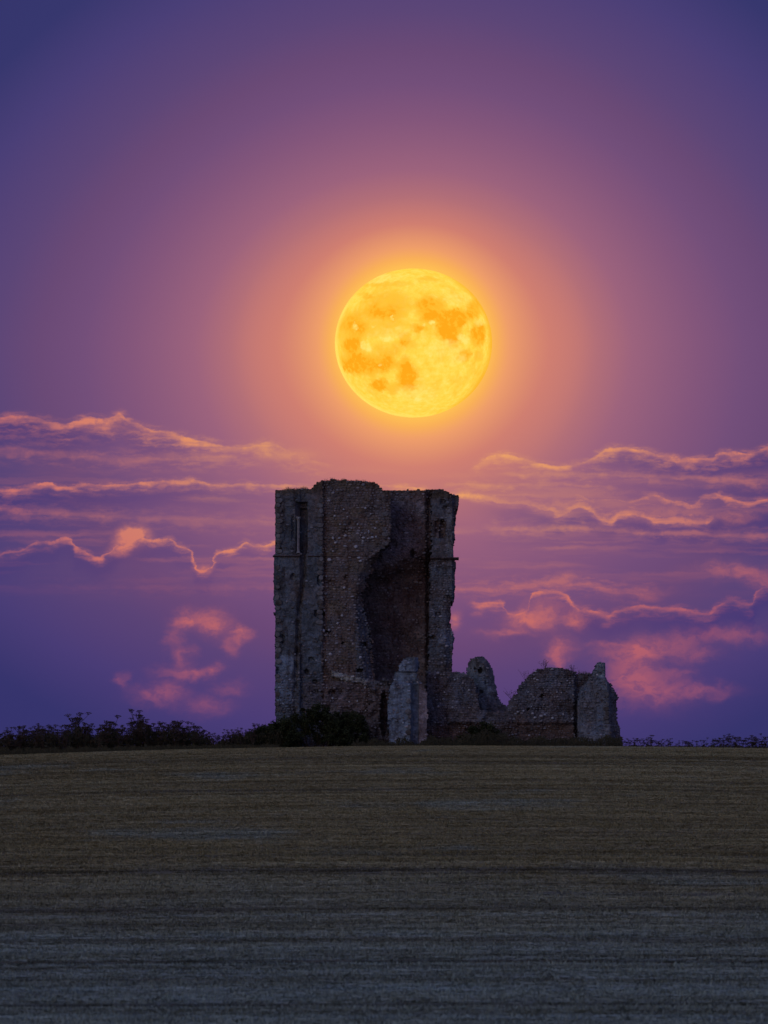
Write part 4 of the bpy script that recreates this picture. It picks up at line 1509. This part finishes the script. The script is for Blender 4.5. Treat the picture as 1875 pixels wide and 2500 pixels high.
# tallest plants first, each with its own description
special = [
    (3, 345, 1738, 'tallest dead umbellifer at the middle of the left weed row, standing well above the rest', 1.05),
    (1, 188, 1747, 'wide dead umbellifer above the left weeds, about a tenth of the way across', 1.25),
    (0, 262, 1756, 'dead umbellifer with a domed crown between the two tallest plants left of the tower', 1.1),
    (2, 440, 1758, 'dead umbellifer with a lone high seed head nearer the tower than the tallest plant', 1.0),
]
for i, x_, t_, lb_, sx in special:
    plant(i, x_, 296.5, t_, rv_.uniform(0, 6), lb_, GL, sx)
LZ = [('dead umbellifers at the far left end of the crest', 'dead umbellifer in the low thicket at the far left end of the crest'),
      ('dead umbellifers about the wide one on the left', 'dead umbellifer crowding round the wide-headed one at the left'),
      ('dead umbellifers left of the tallest one', 'dead umbellifer in the thicket just left of the tallest one'),
      ('dead umbellifers about and right of the tallest one', 'dead umbellifer in the thicket around the foot of the tallest one'),
      ('dead umbellifers midway from the tallest one to the gap', 'dead umbellifer between the tallest one and the gap in the weeds'),
      ('dead umbellifers next to the small bush', 'thin dead umbellifer in the sparse stretch beside the small low bush')]
for k_ in range(120):
    x_ = 4 + k_ * 5.35 + rv_.uniform(-4, 4)
    t_ = sky_top(x_) - 1 + abs(rv_.gauss(0, 12))
    gl_, lb_ = LZ[int(np.searchsorted([110, 215, 300, 400, 520], x_))]
    plant(rv_.choice([0, 1, 2, 3, 5]), x_, 294.5 + rv_.uniform(0, 5), t_, rv_.uniform(0, 6), lb_, gl_, rv_.uniform(.7, 1.25))
# right of the gable end: sparse and lower
special_r = [
    (3, 1584, 1796, 'bushy dead umbellifer with a rounded crown not far right of the gable end', 1.5),
    (1, 1681, 1810, 'squat dense dead umbellifer in the middle of the right-hand weeds', 2.2),
    (2, 1741, 1803, 'dead umbellifer with a leaning head on the right side of the right-hand weeds', 1.3),
    (0, 1797, 1796, 'tallest dead umbellifer near the right edge of the photo', 1.5),
    (3, 1852, 1801, 'broad dead umbellifer at the far right edge of the photo', 1.9),
]
for i, x_, t_, lb_, sx in special_r:
    plant(i, x_, 297.0, t_, rv_.uniform(0, 6), lb_, GR, sx)
for x_ in (1521, 1530, 1538, 1549, 1557, 1567, 1577, 1592, 1603, 1612, 1620, 1633, 1641, 1651, 1661, 1670, 1678, 1690, 1702, 1718, 1726, 1742, 1758, 1764, 1776, 1785, 1806, 1815, 1824, 1832, 1843, 1860, 1868, 1873, 1610, 1756, 1546, 1638):
    t_ = 1806 + rv_.uniform(-5, 8) + (-6 if x_ > 1740 else 0)
    plant(rv_.choice([0, 1, 2, 4, 5]), x_ + rv_.uniform(-2, 2), 295.5 + rv_.uniform(0, 4), t_, rv_.uniform(0, 6), ('short dead umbellifer in the first stretch right of the gable end' if x_ < 1625 else ('short dead umbellifer in the thin middle stretch of the right-hand weeds' if x_ < 1735 else 'short dead umbellifer in the last stretch before the right edge')), ('dead umbellifers beside the gable end' if x_ < 1625 else ('dead umbellifers in the middle of the right-hand weeds' if x_ < 1735 else 'dead umbellifers at the right edge')), rv_.uniform(1.0, 1.7))


# undergrowth: dense dead stems and leaves in a band
def band_foliage(name, label, xa, xb, topf, Ya, Yb, n, mat, seed, leaf=(.05, .14), stems=0, botdip=6, power=1.0, kind='stuff', parent=None, base=(0, 0, 0), blades=0.0):
    r = random.Random(seed)
    V, F = [], []
    for _ in range(n):
        px_ = r.uniform(xa, xb); Y = r.uniform(Ya, Yb)
        p = at(px_, 1825, Y)
        z0 = gz(p.x, Y)
        zt = at(px_, topf(px_), Y).z
        H = max(.09 + .07 * mn.noise((px_ * .05, Y, 4)), zt - z0)
        z = z0 + H * (r.random() ** power)
        L = r.uniform(*leaf)
        a, e = r.uniform(0, 2 * PI), r.gauss(0, .6)
        if r.random() < blades:
            dd = Vector((r.gauss(0, .18), r.gauss(0, .18), 1)).normalized() * L * 2.6
            s = Vector((.012, 0, 0))
            z = z0 + (H - L * 2) * (r.random() ** power)
        else:
            dd = Vector((math.cos(a) * math.cos(e), math.sin(a) * math.cos(e), math.sin(e))) * L
            s = dd.cross(Vector((r.gauss(0, 1), r.gauss(0, 1), r.gauss(0, 1)))).normalized() * L * .32
        c = Vector((p.x, Y, z)) - Vector(base)
        k_ = len(V)
        V += [c, c + dd * .5 + s, c + dd, c + dd * .5 - s]
        F.append((k_, k_ + 1, k_ + 2, k_ + 3))
    for _ in range(stems):
        px_ = r.uniform(xa, xb); Y = r.uniform(Ya, Yb)
        p = at(px_, 1825, Y); z0 = gz(p.x, Y)
        H = max(.15, at(px_, topf(px_), Y).z - z0) * r.uniform(.5, 1.05)
        a0 = Vector((p.x, Y, z0 - .05)) - Vector(base)
        ribbon(V, F, a0, a0 + Vector((r.gauss(0, .1) * H, r.gauss(0, .1) * H, H)), .009, .005)
    me = bpy.data.meshes.new(name)
    me.from_pydata([tuple(v) for v in V], [], F)
    o = link(name, me, mat, parent)
    if kind: o['kind'] = kind
    if label: o['label'] = label
    return o


band_foliage('undergrowth', 'dense withered undergrowth along the crest left of the tower', -40, 690, lambda x: sky_top(x) + 17 + 12 * mn.noise((x * .06, 1, 1)), 295, 299.5, 30000, M_WEED, 5, (.05, .15), stems=3200, power=1.0, blades=.25)
band_foliage('undergrowth', 'low withered grass under the left weeds', -40, 680, lambda x: 1826 - 8 * ss(0, 600, x) + 6 * mn.noise((x * .05, 3, 3)), 289, 295.5, 12000, M_WEED, 15, (.05, .12), stems=500, blades=.7)
band_foliage('undergrowth', 'thin withered growth right of the gable end', 1508, 1915, lambda x: 1821 + 6 * mn.noise((x * .09, 3, 3)), 294, 298, 5200, M_WEED, 6, (.04, .1), stems=420, blades=.5)
band_foliage('undergrowth', 'rank weeds along the foot of the walls', 860, 1520, lambda x: 1802 + 15 * mn.noise((x * .03, 7, 7)) + 6 * mn.noise((x * .12, 7, 7)) + (6 if x < 1050 else 0) - (14 if 1130 < x < 1240 else 0), 293.5, 298.3, 17000, M_WEED, 8, (.05, .14), stems=700, blades=.4, power=.9)


band_foliage('grass', 'long dry grass along the brow of the field', -60, 1935, lambda x: 1990, 284, 292, 9000, M_GRASS, 25, (.03, .07), stems=2600, blades=.8)


# dark bush against the tower
def bush(px0, px1, topf, Ya, Yb, label, n, seed, nbr=26):
    r = random.Random(seed)
    p = at((px0 + px1) / 2, 1825, (Ya + Yb) / 2)
    base = (p.x, (Ya + Yb) / 2, gz(p.x, (Ya + Yb) / 2))
    root = empty('bush', base)
    tag(root, label, 'bush')
    V, F = [], []
    cl = []
    for _ in range(nbr * 9):                     # leaf clumps
        px_ = r.uniform(px0, px1); Y = r.uniform(Ya, Yb)
        z0 = gz(at(px_, 1825, Y).x, Y)
        zt = at(px_, topf(px_), Y).z
        t = r.random() ** .8
        cl.append(Vector((at(px_, 1825, Y).x, Y, z0 + max(.1, zt - z0) * t)) - Vector(base))
    for c in cl:
        rad = r.uniform(.14, .40)
        for _ in range(int(n / len(cl))):
            d = Vector((r.gauss(0, 1), r.gauss(0, 1), r.gauss(0, .8))).normalized() * rad * (r.random() ** .4)
            q = c + d
            L = r.uniform(.05, .11)
            dd = Vector((r.gauss(0, 1), r.gauss(0, 1), r.gauss(0, .7))).normalized() * L
            s = dd.cross(Vector((r.gauss(0, 1), r.gauss(0, 1), r.gauss(0, 1)))).normalized() * L * .4
            k_ = len(V)
            V += [q - dd, q + s, q + dd, q - s]
            F.append((k_, k_ + 1, k_ + 2, k_ + 3))
    me = bpy.data.meshes.new('foliage'); me.from_pydata([tuple(v) for v in V], [], F)
    link('foliage', me, M_LEAF, root)
    V, F = [], []
    for c in cl[::3]:
        foot = Vector((c.x * .55 + r.gauss(0, .15), c.y * .5, -.05))
        mid = (foot + c) / 2 + Vector((r.gauss(0, .12), r.gauss(0, .12), .05))
        ribbon(V, F, foot, mid, .022, .014); ribbon(V, F, mid, c, .014, .007)
        tip = c + Vector((r.gauss(0, .14), r.gauss(0, .1), r.uniform(.1, .42)))
        ribbon(V, F, c, tip, .007, .003)
    me = bpy.data.meshes.new('branches'); me.from_pydata([tuple(v) for v in V], [], F)
    link('branches', me, M_BARK, root)
    return root


bush(655, 893, lambda x: float(np.interp(x, [655, 690, 720, 745, 770, 785, 800, 830, 860, 880, 893], [1776, 1758, 1746, 1732, 1722, 1724, 1738, 1742, 1745, 1750, 1780])) + 5 * mn.noise((x * .12, 1, 1)),
     295.5, 298.8, 'large dark green bush crowding the foot of the ruined tower', 24000, 21)
bush(600, 668, lambda x: float(np.interp(x, [600, 630, 650, 668], [1800, 1785, 1776, 1782])) + 4 * mn.noise((x * .12, 1, 1)),
     295.5, 298, 'small low bush left of the big dark bush at the tower corner', 6000, 22, 10)
bush(1125, 1215, lambda x: float(np.interp(x, [1125, 1150, 1180, 1200, 1215], [1795, 1775, 1768, 1775, 1795])) + 4 * mn.noise((x * .12, 1, 1)),
     296.3, 298.2, 'low scrubby bush before the wall below the rounded stump', 6000, 23, 10)


# dry grass growing on the broken wall tops
def top_grass(name, label, lines, seed):
    r = random.Random(seed)
    V, F = [], []
    for pts_, Y, n, hmax in lines:
        for _ in range(n):
            t = r.uniform(pts_[0][0], pts_[-1][0])
            py_ = float(np.interp(t, [q[0] for q in pts_], [q[1] for q in pts_])) + 3
            p = at(t, py_, Y + r.uniform(0, .9))
            cl_ = .35 + .9 * max(0, mn.noise((t * .12, seed, 1)) + .25)
            h = r.uniform(.25, 1.0) * hmax * cl_
            a = r.gauss(0, .35)
            ribbon(V, F, p, p + Vector((a * h, r.gauss(0, .2) * h, h)), .010, .003)
    me = bpy.data.meshes.new(name); me.from_pydata([tuple(v) for v in V], [], F)
    o = link(name, me, M_GRASS, None)
    o['kind'] = 'stuff'; o['label'] = label
    return o


top_grass('grass', 'dry grass on the broken tops of tower and walls',
          [([(690, 1198), (705, 1196), (722, 1195), (757, 1195)], 300.0, 420, .36), ([(766, 1188), (790, 1174), (810, 1171), (850, 1172), (912, 1178), (935, 1197)], 300.0, 520, .22),
           ([(945, 1197), (1000, 1196), (1066, 1195), (1095, 1202)], 302.7, 260, .12), ([(1050, 1643), (1085, 1639), (1130, 1643), (1150, 1652)], 299.0, 240, .20),
           ([(1286, 1657), (1310, 1638), (1345, 1630), (1398, 1640), (1440, 1643)], 299.0, 420, .30), ([(1148, 1612), (1176, 1604)], 300.8, 60, .14)], 3)


# spiky dry sprigs on the domed wall
def sprig(px_, py_, Y, H, label, seed, n=9):
    r = random.Random(seed)
    p = at(px_, py_, Y)
    root = empty('wall_sprig', p)
    tag(root, label, 'plant')
    V, F, V2, F2 = [], [], [], []
    for _ in range(n):
        a = r.gauss(0, .45)
        tip = Vector((a * H, r.gauss(0, .2) * H, H * r.uniform(.5, 1)))
        ribbon(V, F, Vector((0, 0, -.05)), tip, .008, .004)
        for _ in range(3):
            t = r.uniform(.4, 1)
            q = tip * t
            e = q + Vector((r.gauss(0, .08), r.gauss(0, .08), r.uniform(.02, .12)))
            ribbon(V, F, q, e, .004, .003)
            k_ = len(V2); s = .02
            V2 += [e + Vector((s, 0, 0)), e + Vector((0, s, s)), e + Vector((-s, 0, 0)), e + Vector((0, -s, -s))]
            F2.append((k_, k_ + 1, k_ + 2, k_ + 3))
    me = bpy.data.meshes.new('stem'); me.from_pydata([tuple(v) for v in V], [], F); link('stem', me, M_DRY, root)
    me = bpy.data.meshes.new('seed_head'); me.from_pydata([tuple(v) for v in V2], [], F2); link('seed_head', me, M_DRY, root)


sprig(1330, 1633, 299.4, .50, 'thin dry sprig on the crown of the domed flint wall', 31, 10)
sprig(1283, 1661, 299.4, .62, 'bent dry sprig on the upper left slope of the domed flint wall', 32, 8)
sprig(1249, 1706, 299.4, .55, 'spindly dry sprig at the low left end of the domed flint wall', 33, 8)
sprig(1400, 1641, 299.4, .35, 'short dry sprig on the domed wall beside the gable stub', 34, 8)

for o in (tower, pier, lump, lw, stump, rw_, gab, moon):
    o['kind'] = 'thing'
